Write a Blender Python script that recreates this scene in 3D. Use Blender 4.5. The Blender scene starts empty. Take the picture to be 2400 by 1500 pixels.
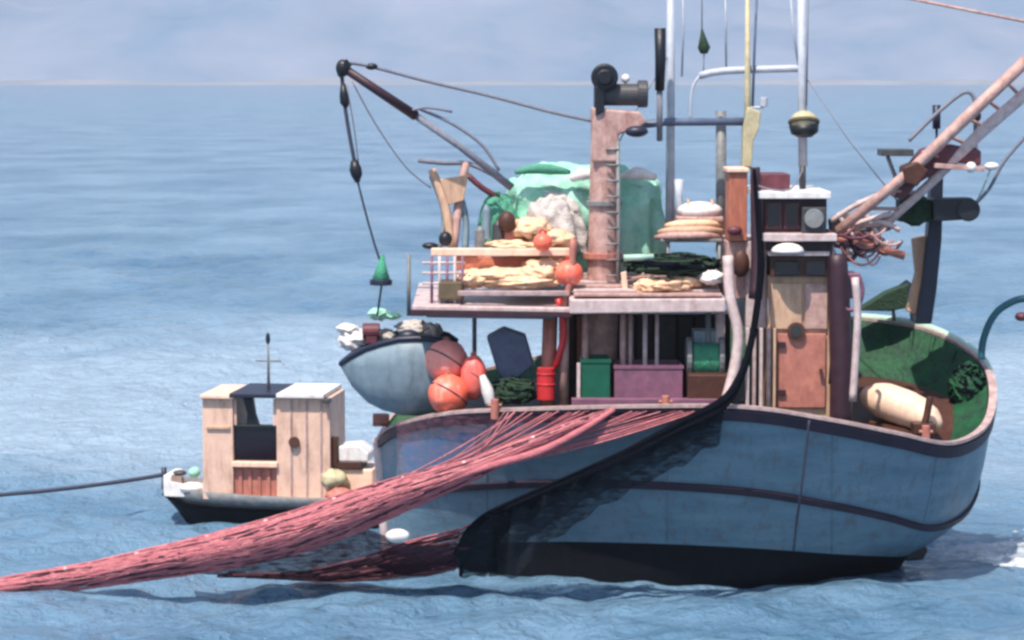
import bpy, math, random
import numpy as np
from mathutils import Vector, noise
random.seed(7)
R = math.radians
S = bpy.context.scene
COL = S.collection

# ------------------------------------------------------------------ camera, sky, sun, exposure
CAM_H, F, PITCH = 7.3, 6400.0, 5.04          # height (m), focal length in pixels of a 2400 px wide picture, degrees down
cam = bpy.data.cameras.new('camera'); camo = bpy.data.objects.new('camera', cam); COL.objects.link(camo)
camo.location = (0, 0, CAM_H); camo.rotation_euler = (R(90 - PITCH), 0, 0)
cam.sensor_width = 36; cam.lens = 36 * F / 2400; cam.clip_start = 0.5; cam.clip_end = 12000
S.camera = camo
SUN_TO = Vector((-0.20, -0.42, 0.87)).normalized()
el = math.asin(SUN_TO.z); az = math.atan2(SUN_TO.x, SUN_TO.y)
W = bpy.data.worlds.new('World'); S.world = W; W.use_nodes = True
nt = W.node_tree; bg = nt.nodes['Background']
sky = nt.nodes.new('ShaderNodeTexSky'); sky.sky_type = 'NISHITA'; sky.sun_disc = False
sky.sun_elevation = el; sky.sun_rotation = az; sky.air_density = 1.0; sky.dust_density = 1.6; sky.ozone_density = 1.5
nt.links.new(sky.outputs[0], bg.inputs[0]); bg.inputs[1].default_value = 0.14
sl = bpy.data.lights.new('sun', 'SUN'); sl.energy = 4.8; sl.angle = R(0.6); sl.color = (1.0, 0.91, 0.80)
so = bpy.data.objects.new('sun', sl); COL.objects.link(so); so.rotation_euler = SUN_TO.to_track_quat('Z', 'Y').to_euler()
S.view_settings.view_transform = 'Standard'; S.view_settings.look = 'None'
S.view_settings.exposure = 0.5; S.view_settings.gamma = 1.0; S.view_settings.use_curve_mapping = False
S.render.engine = 'CYCLES'
S.cycles.pixel_filter_type = 'BLACKMAN_HARRIS'; S.cycles.filter_width = 2.8

# ------------------------------------------------------------------ helpers
def P(x, y, Y):
    """world point whose distance is Y for a place measured in the photograph"""
    a = R(PITCH); u = (x - 1200) / F; v = (750 - y) / F
    d = Vector((u, math.cos(a) + v * math.sin(a), -math.sin(a) + v * math.cos(a)))
    t = Y / d.y
    return Vector((d.x * t, Y, CAM_H + d.z * t))
def s2l(c):
    c /= 255.0
    return c / 12.92 if c <= 0.04045 else ((c + 0.055) / 1.055) ** 2.4
def rgb(r, g, b, k=1.0): return (s2l(r) * k, s2l(g) * k, s2l(b) * k, 1)

def mat(name, c, rough=0.55, c2=None, scale=6.0, amt=0.5, bump=0.0, bscale=40.0, metal=0.0, spec=0.4, stretch=(1, 1, 1), dirt=None, dirt_amt=0.45):
    m = bpy.data.materials.new(name); m.use_nodes = True; n = m.node_tree.nodes; l = m.node_tree.links
    p = n['Principled BSDF']; p.inputs['Roughness'].default_value = rough; p.inputs['Metallic'].default_value = metal
    p.inputs['Specular IOR Level'].default_value = spec
    g = n.new('ShaderNodeNewGeometry'); mp = n.new('ShaderNodeMapping'); mp.inputs['Scale'].default_value = stretch
    l.new(g.outputs['Position'], mp.inputs['Vector'])
    tx = n.new('ShaderNodeTexNoise'); tx.inputs['Scale'].default_value = scale; tx.inputs['Detail'].default_value = 6; tx.inputs['Roughness'].default_value = 0.65
    l.new(mp.outputs[0], tx.inputs['Vector'])
    rp = n.new('ShaderNodeValToRGB'); rp.color_ramp.elements[0].position = 0.5 - 0.25; rp.color_ramp.elements[1].position = 0.5 + 0.22
    if c2 is None: c2 = tuple(x * (1 - amt) for x in c[:3]) + (1,)
    rp.color_ramp.elements[0].color = c2; rp.color_ramp.elements[1].color = c
    l.new(tx.outputs['Fac'], rp.inputs[0]); out = rp.outputs[0]
    if dirt:
        t2 = n.new('ShaderNodeTexNoise'); t2.inputs['Scale'].default_value = 2.3; t2.inputs['Detail'].default_value = 9; t2.inputs['Roughness'].default_value = 0.72
        mp2 = n.new('ShaderNodeMapping'); mp2.inputs['Scale'].default_value = (3.2, 3.2, 0.7); l.new(g.outputs['Position'], mp2.inputs[0]); l.new(mp2.outputs[0], t2.inputs['Vector'])
        r2 = n.new('ShaderNodeValToRGB'); r2.color_ramp.elements[0].position = 0.5; r2.color_ramp.elements[1].position = 0.68
        r2.color_ramp.elements[1].color = (dirt_amt,) * 3 + (1,)
        l.new(t2.outputs['Fac'], r2.inputs[0])
        mx = n.new('ShaderNodeMix'); mx.data_type = 'RGBA'; l.new(r2.outputs[0], mx.inputs['Factor']); l.new(out, mx.inputs[6]); mx.inputs[7].default_value = dirt
        out = mx.outputs[2]
    l.new(out, p.inputs['Base Color'])
    if bump:
        tb = n.new('ShaderNodeTexNoise'); tb.inputs['Scale'].default_value = bscale; tb.inputs['Detail'].default_value = 4
        l.new(mp.outputs[0], tb.inputs['Vector'])
        b = n.new('ShaderNodeBump'); b.inputs['Strength'].default_value = bump; b.inputs['Distance'].default_value = 0.03
        l.new(tb.outputs['Fac'], b.inputs['Height']); l.new(b.outputs[0], p.inputs['Normal'])
    return m
RUST = rgb(120, 62, 38)
M = {
 'hull':   mat('pale_blue_paint', rgb(112, 136, 152), 0.42, rgb(78, 108, 126), 2.2, bump=0.2, bscale=9, stretch=(0.5, 1, 2), dirt=rgb(96, 84, 84), dirt_amt=0.6),
 'bluepanel': mat('mid_blue_paint', rgb(78, 122, 166), 0.45, rgb(96, 126, 152), 2),
 'boot':   mat('black_bottom_paint', rgb(8, 12, 20), 0.8, rgb(14, 14, 22), 3, spec=0.2, bump=0.2, bscale=12, dirt=rgb(26, 26, 34)),
 'stripe': mat('dark_maroon_rubber', rgb(54, 34, 50), 0.5, rgb(28, 26, 42), 4),
 'cap':    mat('worn_wood_rail', rgb(186, 166, 164), 0.6, rgb(140, 112, 112), 7, bump=0.2, dirt=rgb(90, 50, 50)),
 'green':  mat('deep_green_paint', rgb(14, 84, 46), 0.7, rgb(6, 36, 26), 5, bump=0.8, bscale=14, dirt=rgb(18, 34, 40), dirt_amt=0.8),
 'deck':   mat('cream_deck_boards', rgb(236, 216, 186), 0.6, rgb(220, 190, 160), 5, bump=0.15, stretch=(1, 6, 1)),
 'palegreen': mat('pale_green_paint', rgb(176, 205, 186), 0.5, rgb(140, 170, 160), 6),
 'pink':   mat('weathered_pink_steel', rgb(196, 164, 156), 0.55, rgb(146, 108, 104), 8, bump=0.2, dirt=RUST, dirt_amt=0.55),
 'pinkdk': mat('maroon_paint', rgb(110, 56, 66), 0.55, rgb(70, 34, 46), 8, bump=0.2),
 'maroon': mat('dark_maroon_steel', rgb(62, 36, 48), 0.5, rgb(40, 24, 36), 6, bump=0.15),
 'lilac':  mat('pale_lilac_paint', rgb(206, 190, 190), 0.5, rgb(164, 142, 142), 9, dirt=RUST, dirt_amt=0.35),
 'white':  mat('white_paint', rgb(232, 228, 226), 0.45, rgb(200, 196, 196), 9, dirt=rgb(150, 110, 90), dirt_amt=0.4),
 'mast':   mat('pale_mast_paint', rgb(186, 190, 200), 0.5, rgb(150, 158, 172), 7),
 'cabin':  mat('warm_cabin_paint', rgb(222, 188, 168), 0.55, rgb(200, 164, 150), 6, dirt=rgb(150, 112, 90), dirt_amt=0.6),
 'cream':  mat('cream_paint', rgb(236, 206, 182), 0.55, rgb(214, 176, 158), 6, dirt=rgb(176, 128, 96), dirt_amt=0.5),
 'beige':  mat('beige_wood', rgb(206, 172, 142), 0.6, rgb(160, 124, 108), 7, bump=0.2, stretch=(2, 2, 0.5)),
 'rosewood': mat('rosy_brown_paint', rgb(188, 122, 106), 0.55, rgb(146, 90, 84), 7, dirt=rgb(110, 60, 56)),
 'orangewood': mat('orange_brown_wood', rgb(186, 112, 88), 0.6, rgb(140, 80, 66), 8, bump=0.2, stretch=(2, 2, 0.5)),
 'brown':  mat('dark_brown_wood', rgb(82, 46, 34), 0.55, rgb(48, 28, 24), 8, bump=0.2),
 'black':  mat('black_rubber_steel', rgb(22, 26, 36), 0.42, rgb(12, 16, 26), 9, bump=0.2),
 'navy':   mat('blue_black_steel', rgb(36, 42, 64), 0.45, rgb(22, 26, 42), 7),
 'greybl': mat('blue_grey_paint', rgb(128, 146, 160), 0.5, rgb(98, 118, 130), 4, bump=0.1, dirt=rgb(70, 84, 84)),
 'slate':  mat('slate_blue_plastic', rgb(96, 108, 134), 0.5, rgb(70, 78, 104), 6),
 'grey':   mat('grey_steel', rgb(132, 136, 138), 0.5, rgb(92, 96, 100), 8, bump=0.2, dirt=RUST, dirt_amt=0.35),
 'dkgrey': mat('charcoal_steel', rgb(72, 72, 76), 0.5, rgb(46, 46, 52), 8),
 'glass':  mat('dark_window_glass', rgb(22, 14, 26), 0.12, rgb(14, 12, 22), 3, spec=0.6),
 'orange': mat('orange_buoy_plastic', rgb(240, 116, 88), 0.45, rgb(222, 92, 78), 3, bump=0.1, bscale=8, dirt=rgb(226, 176, 164), dirt_amt=0.7),
 'red':    mat('red_plastic', rgb(204, 50, 54), 0.4, rgb(160, 34, 42), 5),
 'redwhite': None,
 'tarp':   mat('cream_tarpaulin', rgb(234, 204, 172), 0.8, rgb(198, 150, 118), 7, bump=0.6, bscale=16),
 'tarpor': mat('orange_tarpaulin', rgb(222, 140, 112), 0.7, rgb(170, 98, 84), 6, bump=0.6, bscale=16),
 'mint':   mat('mint_green_netting', rgb(176, 214, 200), 0.9, rgb(96, 176, 146), 3.2, bump=0.4, bscale=22),
 'mint2':  mat('deep_mint_netting', rgb(84, 156, 128), 0.8, rgb(60, 120, 104), 9, bump=0.5, bscale=34),
 'mintdk': mat('sea_green_netting', rgb(70, 160, 122), 0.8, rgb(50, 104, 92), 9, bump=0.9, bscale=34),
 'greymesh': mat('grey_beige_netting', rgb(200, 194, 188), 0.85, rgb(154, 148, 150), 8, bump=0.9, bscale=30),
 'dkgreen': mat('dark_green_netting', rgb(44, 70, 48), 0.85, rgb(22, 40, 32), 12, bump=1.0, bscale=34),
 'netred': mat('crimson_net_twine', rgb(202, 122, 128), 0.9, rgb(164, 92, 104), 9, bump=0.9, bscale=50, stretch=(0.6, 1, 2)),
 'netpink': mat('faded_pink_net_twine', rgb(206, 138, 142), 0.85, rgb(170, 92, 102), 9, bump=0.9, bscale=50),
 'netdark': mat('dark_wine_net_twine', rgb(66, 34, 50), 0.85, rgb(30, 22, 38), 7, bump=0.9, bscale=50),
 'netblack': mat('black_net_twine', rgb(10, 13, 24), 0.95, rgb(5, 8, 16), 9, spec=0.1, bump=0.9, bscale=40),
 'rope':   mat('grey_rope', rgb(128, 130, 142), 0.8, rgb(96, 98, 112), 20),
 'ropedk': mat('dark_rope', rgb(66, 70, 88), 0.8, rgb(40, 44, 60), 20),
 'teal':   mat('teal_steel_pipe', rgb(40, 96, 110), 0.45, rgb(26, 70, 84), 8),
 'purple': mat('dusky_purple_plastic', rgb(134, 88, 112), 0.5, rgb(96, 66, 84), 6),
 'olive':  mat('olive_canvas', rgb(104, 90, 68), 0.7, rgb(76, 66, 52), 9, bump=0.3),
 'yellowish': mat('brass_fitting', rgb(196, 186, 150), 0.45, rgb(150, 142, 118), 9),
 'foam':   mat('white_foam', rgb(235, 242, 248), 0.6, rgb(200, 215, 228), 6, bump=0.6, bscale=10),
}

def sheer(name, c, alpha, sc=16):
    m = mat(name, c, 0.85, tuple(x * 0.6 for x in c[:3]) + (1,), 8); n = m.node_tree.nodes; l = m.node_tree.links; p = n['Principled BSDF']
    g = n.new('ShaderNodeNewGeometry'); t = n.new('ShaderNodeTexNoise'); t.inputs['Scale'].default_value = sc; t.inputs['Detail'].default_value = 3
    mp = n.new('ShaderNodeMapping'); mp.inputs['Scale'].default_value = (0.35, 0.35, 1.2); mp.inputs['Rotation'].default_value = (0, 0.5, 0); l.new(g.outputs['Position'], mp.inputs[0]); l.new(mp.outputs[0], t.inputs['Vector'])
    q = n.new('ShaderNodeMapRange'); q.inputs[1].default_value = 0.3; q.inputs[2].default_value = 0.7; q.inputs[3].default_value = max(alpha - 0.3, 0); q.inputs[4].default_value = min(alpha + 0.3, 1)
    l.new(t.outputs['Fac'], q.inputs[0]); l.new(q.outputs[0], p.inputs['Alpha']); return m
M['sheershade'] = sheer('sheer_black_shade', rgb(12, 22, 36), 0.7); M['sheerwine'] = sheer('sheer_wine_net', rgb(84, 44, 62), 0.95); M['sheerpink'] = sheer('sheer_pink_net', rgb(180, 120, 134), -0.06)  # the black one stands in for shade under the black net
ORG = {}
class MB:
    def __init__(s): s.v = []; s.f = []
    def add(s, v, f):
        k = len(s.v); s.v += [tuple(p) for p in v]; s.f += [tuple(i + k for i in q) for q in f]; return s
    def box8(s, c):   # 8 corners: front bl br tr tl, back bl br tr tl
        return s.add(c, [(0, 1, 2, 3), (5, 4, 7, 6), (4, 0, 3, 7), (1, 5, 6, 2), (3, 2, 6, 7), (4, 5, 1, 0)])
    def box(s, x0, y0, z0, x1, y1, z1):
        return s.box8([(x0, y0, z0), (x1, y0, z0), (x1, y0, z1), (x0, y0, z1), (x0, y1, z0), (x1, y1, z0), (x1, y1, z1), (x0, y1, z1)])
    def pbox(s, x0, y0, x1, y1, Y0, Y1):   # front face measured in the photograph at distance Y0
        a = P(x0, y1, Y0); b = P(x1, y0, Y0)
        return s.box(a.x, Y0, a.z, b.x, Y1, b.z)
    def prism(s, pts, Y0, Y1, dz=0.0):
        a = [P(x, y, Y0) for x, y in pts]; n = len(a)
        bk = [Vector((p.x, Y1, p.z + dz)) for p in a]
        f = [tuple(range(n)), tuple(range(2 * n - 1, n - 1, -1))]
        for i in range(n): j = (i + 1) % n; f.append((j, i, n + i, n + j))
        return s.add(a + bk, f)
    def tube(s, pts, r, n=8, cap=True):
        pts = [Vector(p) for p in pts]; m = len(pts)
        rs = r if isinstance(r, (list, tuple)) else [r] * m
        up = Vector((0, 1, 0)); V = []; Fc = []
        for i, p in enumerate(pts):
            t = (pts[min(i + 1, m - 1)] - pts[max(i - 1, 0)]).normalized()
            a = up if abs(t.dot(up)) < 0.95 else Vector((1, 0, 0))
            b = t.cross(a).normalized(); c = b.cross(t).normalized()
            for k in range(n):
                g = 2 * math.pi * k / n
                V.append(p + (b * math.cos(g) + c * math.sin(g)) * rs[i])
        for i in range(m - 1):
            for k in range(n):
                k2 = (k + 1) % n; Fc.append((i * n + k, i * n + k2, (i + 1) * n + k2, (i + 1) * n + k))
        if cap: Fc.append(tuple(range(n - 1, -1, -1))); Fc.append(tuple((m - 1) * n + k for k in range(n)))
        return s.add(V, Fc)
    def ptube(s, pts, r, n=8, sub=0):
        q = [P(*p) for p in pts]
        if sub: q = spline(q, sub)
        if isinstance(r, (list, tuple)) and sub:
            L = len(r); out = []
            for i in range(len(q)):
                u = i * (L - 1) / (len(q) - 1); k = min(int(u), L - 2); out.append(r[k] + (r[k + 1] - r[k]) * (u - k))
            r = out
        return s.tube(q, r, n)
    def ball(s, c, rx, ry=None, rz=None, n=14, m=9, lump=0.0, ls=1.0, seed=0, flat=False):
        ry = ry or rx; rz = rz or rx; V = []; Fc = []
        for i in range(m + 1):
            th = math.pi * i / m
            for k in range(n):
                g = 2 * math.pi * k / n
                d = Vector((math.sin(th) * math.cos(g), math.sin(th) * math.sin(g), math.cos(th)))
                q = 1.0
                if lump: q += lump * (noise.noise(d * ls * 2 + Vector((seed, seed * 2, 0))) + 0.5 * noise.noise(d * ls * 5 + Vector((0, seed, 3))))
                z = d.z
                if flat and z < 0: z *= 0.25
                V.append(Vector(c) + Vector((d.x * rx * q, d.y * ry * q, z * rz * q)))
        for i in range(m):
            for k in range(n):
                k2 = (k + 1) % n; Fc.append((i * n + k, (i + 1) * n + k, (i + 1) * n + k2, i * n + k2))
        return s.add(V, Fc)
    def ring(s, c, R_, r, ax=Vector((0, 1, 0)), n=20, k=8):
        ax = ax.normalized(); a = ax.orthogonal().normalized(); b = ax.cross(a)
        V = []; Fc = []
        for i in range(n):
            g = 2 * math.pi * i / n; d = a * math.cos(g) + b * math.sin(g)
            for j in range(k):
                h = 2 * math.pi * j / k; V.append(Vector(c) + d * (R_ + r * math.cos(h)) + ax * r * math.sin(h))
        for i in range(n):
            for j in range(k):
                Fc.append((i * k + j, ((i + 1) % n) * k + j, ((i + 1) % n) * k + (j + 1) % k, i * k + (j + 1) % k))
        return s.add(V, Fc)
    def cyl(s, a, b, r, n=14, r2=None): return s.tube([a, b], [r, r2 if r2 is not None else r], n)
    def grid(s, rows, thick=None):
        h = len(rows); w = len(rows[0]); V = [Vector(p) for r_ in rows for p in r_]
        f = [(i * w + j, i * w + j + 1, (i + 1) * w + j + 1, (i + 1) * w + j) for i in range(h - 1) for j in range(w - 1)]
        return s.add(V, f)
    def build(s, name, m, parent=None, smooth=False, bevel=0.0, thick=0.0, origin=None, sub=0):
        if parent is not None: o0 = ORG[parent.name]
        elif origin is not None: o0 = Vector(origin)
        else:
            a = np.array(s.v); o0 = Vector((float(a[:, 0].mean()), float(a[:, 1].mean()), float(a[:, 2].min())))
        me = bpy.data.meshes.new(name); me.from_pydata([(v[0] - o0.x, v[1] - o0.y, v[2] - o0.z) for v in s.v], [], s.f); me.update()
        for p in me.polygons: p.use_smooth = smooth
        mm = M[m] if isinstance(m, str) else m
        me.materials.append(mm)
        o = bpy.data.objects.new(name, me); COL.objects.link(o); ORG[o.name] = o0
        if parent is not None: o.parent = parent
        else: o.location = o0
        if thick:
            q = o.modifiers.new('solid', 'SOLIDIFY'); q.thickness = thick; q.offset = 0
        if bevel:
            q = o.modifiers.new('bevel', 'BEVEL'); q.width = bevel; q.segments = 2; q.limit_method = 'ANGLE'
        if sub:
            q = o.modifiers.new('sub', 'SUBSURF'); q.levels = sub; q.render_levels = sub
        return o
def spline(q, sub):
    out = []; n = len(q)
    for i in range(n - 1):
        p0 = q[max(i - 1, 0)]; p1 = q[i]; p2 = q[i + 1]; p3 = q[min(i + 2, n - 1)]
        for k in range(sub):
            t = k / sub; t2 = t * t; t3 = t2 * t
            out.append(0.5 * ((2 * p1) + (p2 - p0) * t + (2 * p0 - 5 * p1 + 4 * p2 - p3) * t2 + (3 * p1 - p0 - 3 * p2 + p3) * t3))
    out.append(q[-1]); return out
def tag(o, label=None, cat=None, group=None, kind=None):
    if label: o['label'] = label
    if cat: o['category'] = cat
    if group: o['group'] = group
    if kind: o['kind'] = kind
    return o
def thing(name, loc, label, cat, group=None):
    o = bpy.data.objects.new(name, None); COL.objects.link(o); o.location = loc; o.empty_display_size = 0.2
    ORG[o.name] = Vector(loc); return tag(o, label, cat, group)
def copy_tree(o, parent=None, delta=None):
    c = o.copy(); COL.objects.link(c)
    if parent is not None: c.parent = parent
    if delta is not None: c.location = Vector(o.location) + delta
    for ch in list(o.children): copy_tree(ch, c)
    return c
def B(): return MB()

# ------------------------------------------------------------------ sea
def axis(lo, hi, dense_lo, dense_hi, step, g):
    a = list(np.arange(dense_lo, dense_hi, step)); s = step; x = dense_hi
    while x < hi: a.append(x); s *= g; x += s
    a.append(hi); s = step; x = dense_lo
    while x > lo: x -= s; s *= g; a.insert(0, max(x, lo))
    return np.array(a)
xs = axis(-5000, 5000, -14, 14, 0.11, 1.07); ys = axis(-300, 6000, 30, 75, 0.11, 1.022)
XX, YY = np.meshgrid(xs, ys)
ZZ = np.zeros_like(XX); rs = np.random.RandomState(3)
for k in range(46):
    lam = 0.45 * (1.12 ** (k % 26)) * (0.9 + 0.2 * rs.rand()); th = R(62) + rs.randn() * 1.0
    kx, ky = 2 * np.pi / lam * math.cos(th), 2 * np.pi / lam * math.sin(th)
    amp = 0.0085 * lam ** 0.5
    fade = np.clip(1.35 - (np.abs(YY - 50) / (60 * lam)), 0, 1)
    ph = kx * XX + ky * YY + rs.rand() * 6.28
    ZZ += amp * fade * (np.sin(ph) + 0.25 * np.sin(2 * ph + 0.7))
ZZ = ZZ * (0.8 + 0.35 * np.sin(XX * 0.21 + YY * 0.13) * np.sin(YY * 0.09 - XX * 0.05 + 1))
ZZ *= np.clip(1.2 - (np.hypot(XX, YY - 45) / 500), 0, 1)
h, w = XX.shape
vs = np.stack([XX.ravel(), YY.ravel(), ZZ.ravel()], 1)
idx = np.arange(h * w).reshape(h, w)
fs = np.stack([idx[:-1, :-1].ravel(), idx[:-1, 1:].ravel(), idx[1:, 1:].ravel(), idx[1:, :-1].ravel()], 1)
me = bpy.data.meshes.new('sea'); me.vertices.add(len(vs)); me.vertices.foreach_set('co', vs.ravel())
me.loops.add(fs.size); me.loops.foreach_set('vertex_index', fs.ravel().astype(np.int32))
me.polygons.add(len(fs)); me.polygons.foreach_set('loop_start', np.arange(0, fs.size, 4, dtype=np.int32)); me.polygons.foreach_set('loop_total', np.full(len(fs), 4, dtype=np.int32))
me.update(); me.polygons.foreach_set('use_smooth', np.ones(len(fs), dtype=bool))
sea = bpy.data.objects.new('sea', me); COL.objects.link(sea); tag(sea, kind='structure', label='blue rippled sea stretching back to the hazy shore')
wm = bpy.data.materials.new('sea_water'); wm.use_nodes = True; n = wm.node_tree.nodes; l = wm.node_tree.links
p = n['Principled BSDF']; p.inputs['Roughness'].default_value = 0.12; p.inputs['IOR'].default_value = 1.33
g = n.new('ShaderNodeNewGeometry')
def nz(scale, st, det=5, rg=0.6):
    mp = n.new('ShaderNodeMapping'); mp.inputs['Scale'].default_value = st; l.new(g.outputs['Position'], mp.inputs[0])
    t = n.new('ShaderNodeTexNoise'); t.inputs['Scale'].default_value = scale; t.inputs['Detail'].default_value = det; t.inputs['Roughness'].default_value = rg
    l.new(mp.outputs[0], t.inputs['Vector']); return t
t1 = nz(0.12, (1, 0.55, 1), 6); r1 = n.new('ShaderNodeValToRGB')
r1.color_ramp.elements[0].position = 0.36; r1.color_ramp.elements[0].color = rgb(70, 107, 136)
r1.color_ramp.elements[1].position = 0.64; r1.color_ramp.elements[1].color = rgb(112, 143, 168)
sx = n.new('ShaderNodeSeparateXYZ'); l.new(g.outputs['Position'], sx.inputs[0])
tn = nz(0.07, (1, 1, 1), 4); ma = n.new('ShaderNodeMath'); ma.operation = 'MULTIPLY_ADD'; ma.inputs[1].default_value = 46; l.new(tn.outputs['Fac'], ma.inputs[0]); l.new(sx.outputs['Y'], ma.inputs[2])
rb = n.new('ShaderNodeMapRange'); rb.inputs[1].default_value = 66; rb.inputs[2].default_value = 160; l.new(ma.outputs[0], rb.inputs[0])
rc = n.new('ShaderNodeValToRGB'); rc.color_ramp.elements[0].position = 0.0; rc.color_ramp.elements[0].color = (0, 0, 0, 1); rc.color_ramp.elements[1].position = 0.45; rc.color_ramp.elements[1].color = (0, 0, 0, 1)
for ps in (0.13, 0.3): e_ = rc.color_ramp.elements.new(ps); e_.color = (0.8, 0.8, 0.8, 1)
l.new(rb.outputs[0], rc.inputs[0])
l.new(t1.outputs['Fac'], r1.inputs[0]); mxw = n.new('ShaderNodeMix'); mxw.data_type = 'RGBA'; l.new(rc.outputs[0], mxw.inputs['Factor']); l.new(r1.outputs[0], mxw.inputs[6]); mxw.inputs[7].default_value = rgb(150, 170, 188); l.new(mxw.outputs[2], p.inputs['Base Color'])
b1 = n.new('ShaderNodeBump'); b1.inputs['Strength'].default_value = 1.0; b1.inputs['Distance'].default_value = 0.12
t2 = nz(4.0, (0.8, 1, 1), 6, 0.7); l.new(t2.outputs['Fac'], b1.inputs['Height'])
b2 = n.new('ShaderNodeBump'); b2.inputs['Strength'].default_value = 0.8; b2.inputs['Distance'].default_value = 0.5
t3 = nz(0.9, (0.9, 0.8, 1), 5, 0.62); l.new(t3.outputs['Fac'], b2.inputs['Height']); l.new(b1.outputs[0], b2.inputs['Normal'])
l.new(b2.outputs[0], p.inputs['Normal'])
me.materials.append(wm)

# far hills beyond the water
def hill(y0, hgt, seed, name, m, x0=-2400, x1=2400, label=''):
    b = B(); rows = []; nx, ny = 150, 26
    for j in range(ny):
        v = j / (ny - 1); row = []
        for i in range(nx):
            x = x0 + (x1 - x0) * i / (nx - 1)
            rdg = hgt * (0.55 + 0.45 * noise.noise(Vector((x * 0.0016, seed, 0))) + 0.22 * noise.noise(Vector((x * 0.005, seed, 1.7))))
            prof = math.sin(min(v * 1.25, 1) * math.pi / 2)
            z = rdg * prof * (1 + 0.45 * noise.noise(Vector((x * 0.0045, v * 5, seed)))) - 0.4 * (j == 0)
            row.append((x, y0 + v * hgt * 3.2 + 60 * noise.noise(Vector((x * 0.008, seed, 9))), max(z, -0.4)))
        rows.append(row)
    b.grid(rows); o = b.build(name, m, smooth=True); tag(o, kind='structure', label=label); return o
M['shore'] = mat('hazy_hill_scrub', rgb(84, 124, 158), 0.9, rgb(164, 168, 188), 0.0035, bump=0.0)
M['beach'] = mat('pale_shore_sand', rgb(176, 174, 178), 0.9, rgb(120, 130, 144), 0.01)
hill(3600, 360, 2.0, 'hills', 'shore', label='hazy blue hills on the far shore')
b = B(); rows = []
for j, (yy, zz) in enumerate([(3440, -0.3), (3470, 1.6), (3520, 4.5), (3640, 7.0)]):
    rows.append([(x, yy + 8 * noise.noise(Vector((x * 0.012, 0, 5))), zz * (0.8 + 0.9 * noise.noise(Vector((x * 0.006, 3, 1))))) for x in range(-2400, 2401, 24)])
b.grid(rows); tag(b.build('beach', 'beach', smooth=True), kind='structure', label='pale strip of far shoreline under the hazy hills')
# haze
b = B(); b.box(-3500, -60, -1.2, 3500, 5200, 640)
hz = b.build('haze', 'white'); tag(hz, 'thin blue sea haze in the air', None, None, 'stuff')
hm = bpy.data.materials.new('haze_air'); hm.use_nodes = True; nn = hm.node_tree.nodes; nn.remove(nn['Principled BSDF'])
pv = nn.new('ShaderNodeVolumePrincipled'); pv.inputs['Color'].default_value = (0.72, 0.84, 1.0, 1); pv.inputs['Density'].default_value = 0.00025; pv.inputs['Anisotropy'].default_value = 0.2
hm.node_tree.links.new(pv.outputs[0], nn['Material Output'].inputs['Volume']); hz.data.materials.clear(); hz.data.materials.append(hm)

# ------------------------------------------------------------------ big fishing boat: hull
boat = thing('fishing_boat', (P(1500, 1370, 40.6).x, 40.6, 0.0), 'large pale blue fishing boat with black bottom and cluttered deck, heeling over its red net', 'fishing boat')
RAIL = [(884,1034,41.6),(930,1000,40.4),(1050,972,39.2),(1250,962,38.4),(1500,956,38.0),(1750,958,37.9),(1950,988,38.0),(2100,1018,38.2),(2230,1042,38.7),
        (2312,1000,39.6),(2330,915,40.5),(2300,845,41.3),(2200,785,42.1),(2080,757,42.6),(1900,742,42.9),(1700,745,43.0),(1400,810,43.0),(1100,880,42.7),(940,960,42.3),(884,1034,41.6)]
STR = [(893,1176,41.6),(940,1162,40.7),(1050,1144,39.75),(1250,1132,39.0),(1500,1134,38.6),(1750,1150,38.5),(1950,1182,38.6),(2080,1210,38.85),(2185,1235,39.2),
       (2262,1200,39.9),(2288,1130,40.6),(2262,1080,41.3)]
BOOT = [(903,1300,41.6),(945,1292,40.9),(1050,1280,40.15),(1250,1270,39.45),(1500,1273,39.1),(1750,1284,39.05),(1950,1298,39.2),(2050,1303,39.45),(2115,1304,39.7),
        (2150,1292,40.3),(2165,1275,40.8),(2150,1262,41.3)]
BIL = [(915,1385,41.6),(955,1400,41.1),(1050,1415,40.5),(1250,1420,39.8),(1500,1416,39.5),(1750,1388,39.5),(1950,1350,39.7),(2040,1330,39.9),(2100,1316,40.1),
       (2135,1306,40.6),(2150,1300,40.9),(2140,1296,41.3)]
def level(L, full):
    pts = [P(*p) for p in L]
    if len(pts) == 20: return pts
    rail = [P(*p) for p in RAIL]
    for i in range(12, 20):
        j = 19 - i
        if i == 19: pts.append(pts[0].copy()); continue
        near = pts[j]; rn = rail[j]; rf = rail[i]
        inset = (near.y - rn.y)
        drop = rn.z - near.z
        pts.append(Vector((min(rf.x, pts[11].x), rf.y - inset * 0.9, rf.z - drop * 1.05)))
    return pts
LV = [level(RAIL, 1), level(STR, 0), level(BOOT, 0), level(BIL, 0)]
keel = [Vector((LV[3][i].x, 41.0, max(-0.95, LV[3][i].z - 0.55) if i not in (9, 10, 11) else LV[3][i].z - 0.05)) for i in range(20)]
LV.append(keel)
LV = [spline(q, 8) for q in LV]
NC = len(LV[0])
def hull_pt(c, v):     # v in level units 0..4
    q = [LV[k][c] for k in range(5)]
    k = min(int(v), 3); t = v - k
    p0 = q[max(k - 1, 0)]; p1 = q[k]; p2 = q[k + 1]; p3 = q[min(k + 2, 4)]
    t2 = t * t; t3 = t2 * t
    return 0.5 * ((2 * p1) + (p2 - p0) * t + (2 * p0 - 5 * p1 + 4 * p2 - p3) * t2 + (3 * p1 - p0 - 3 * p2 + p3) * t3)
CEN = Vector((P(1500, 1000, 40.6).x, 40.6, 2.0))
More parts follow.
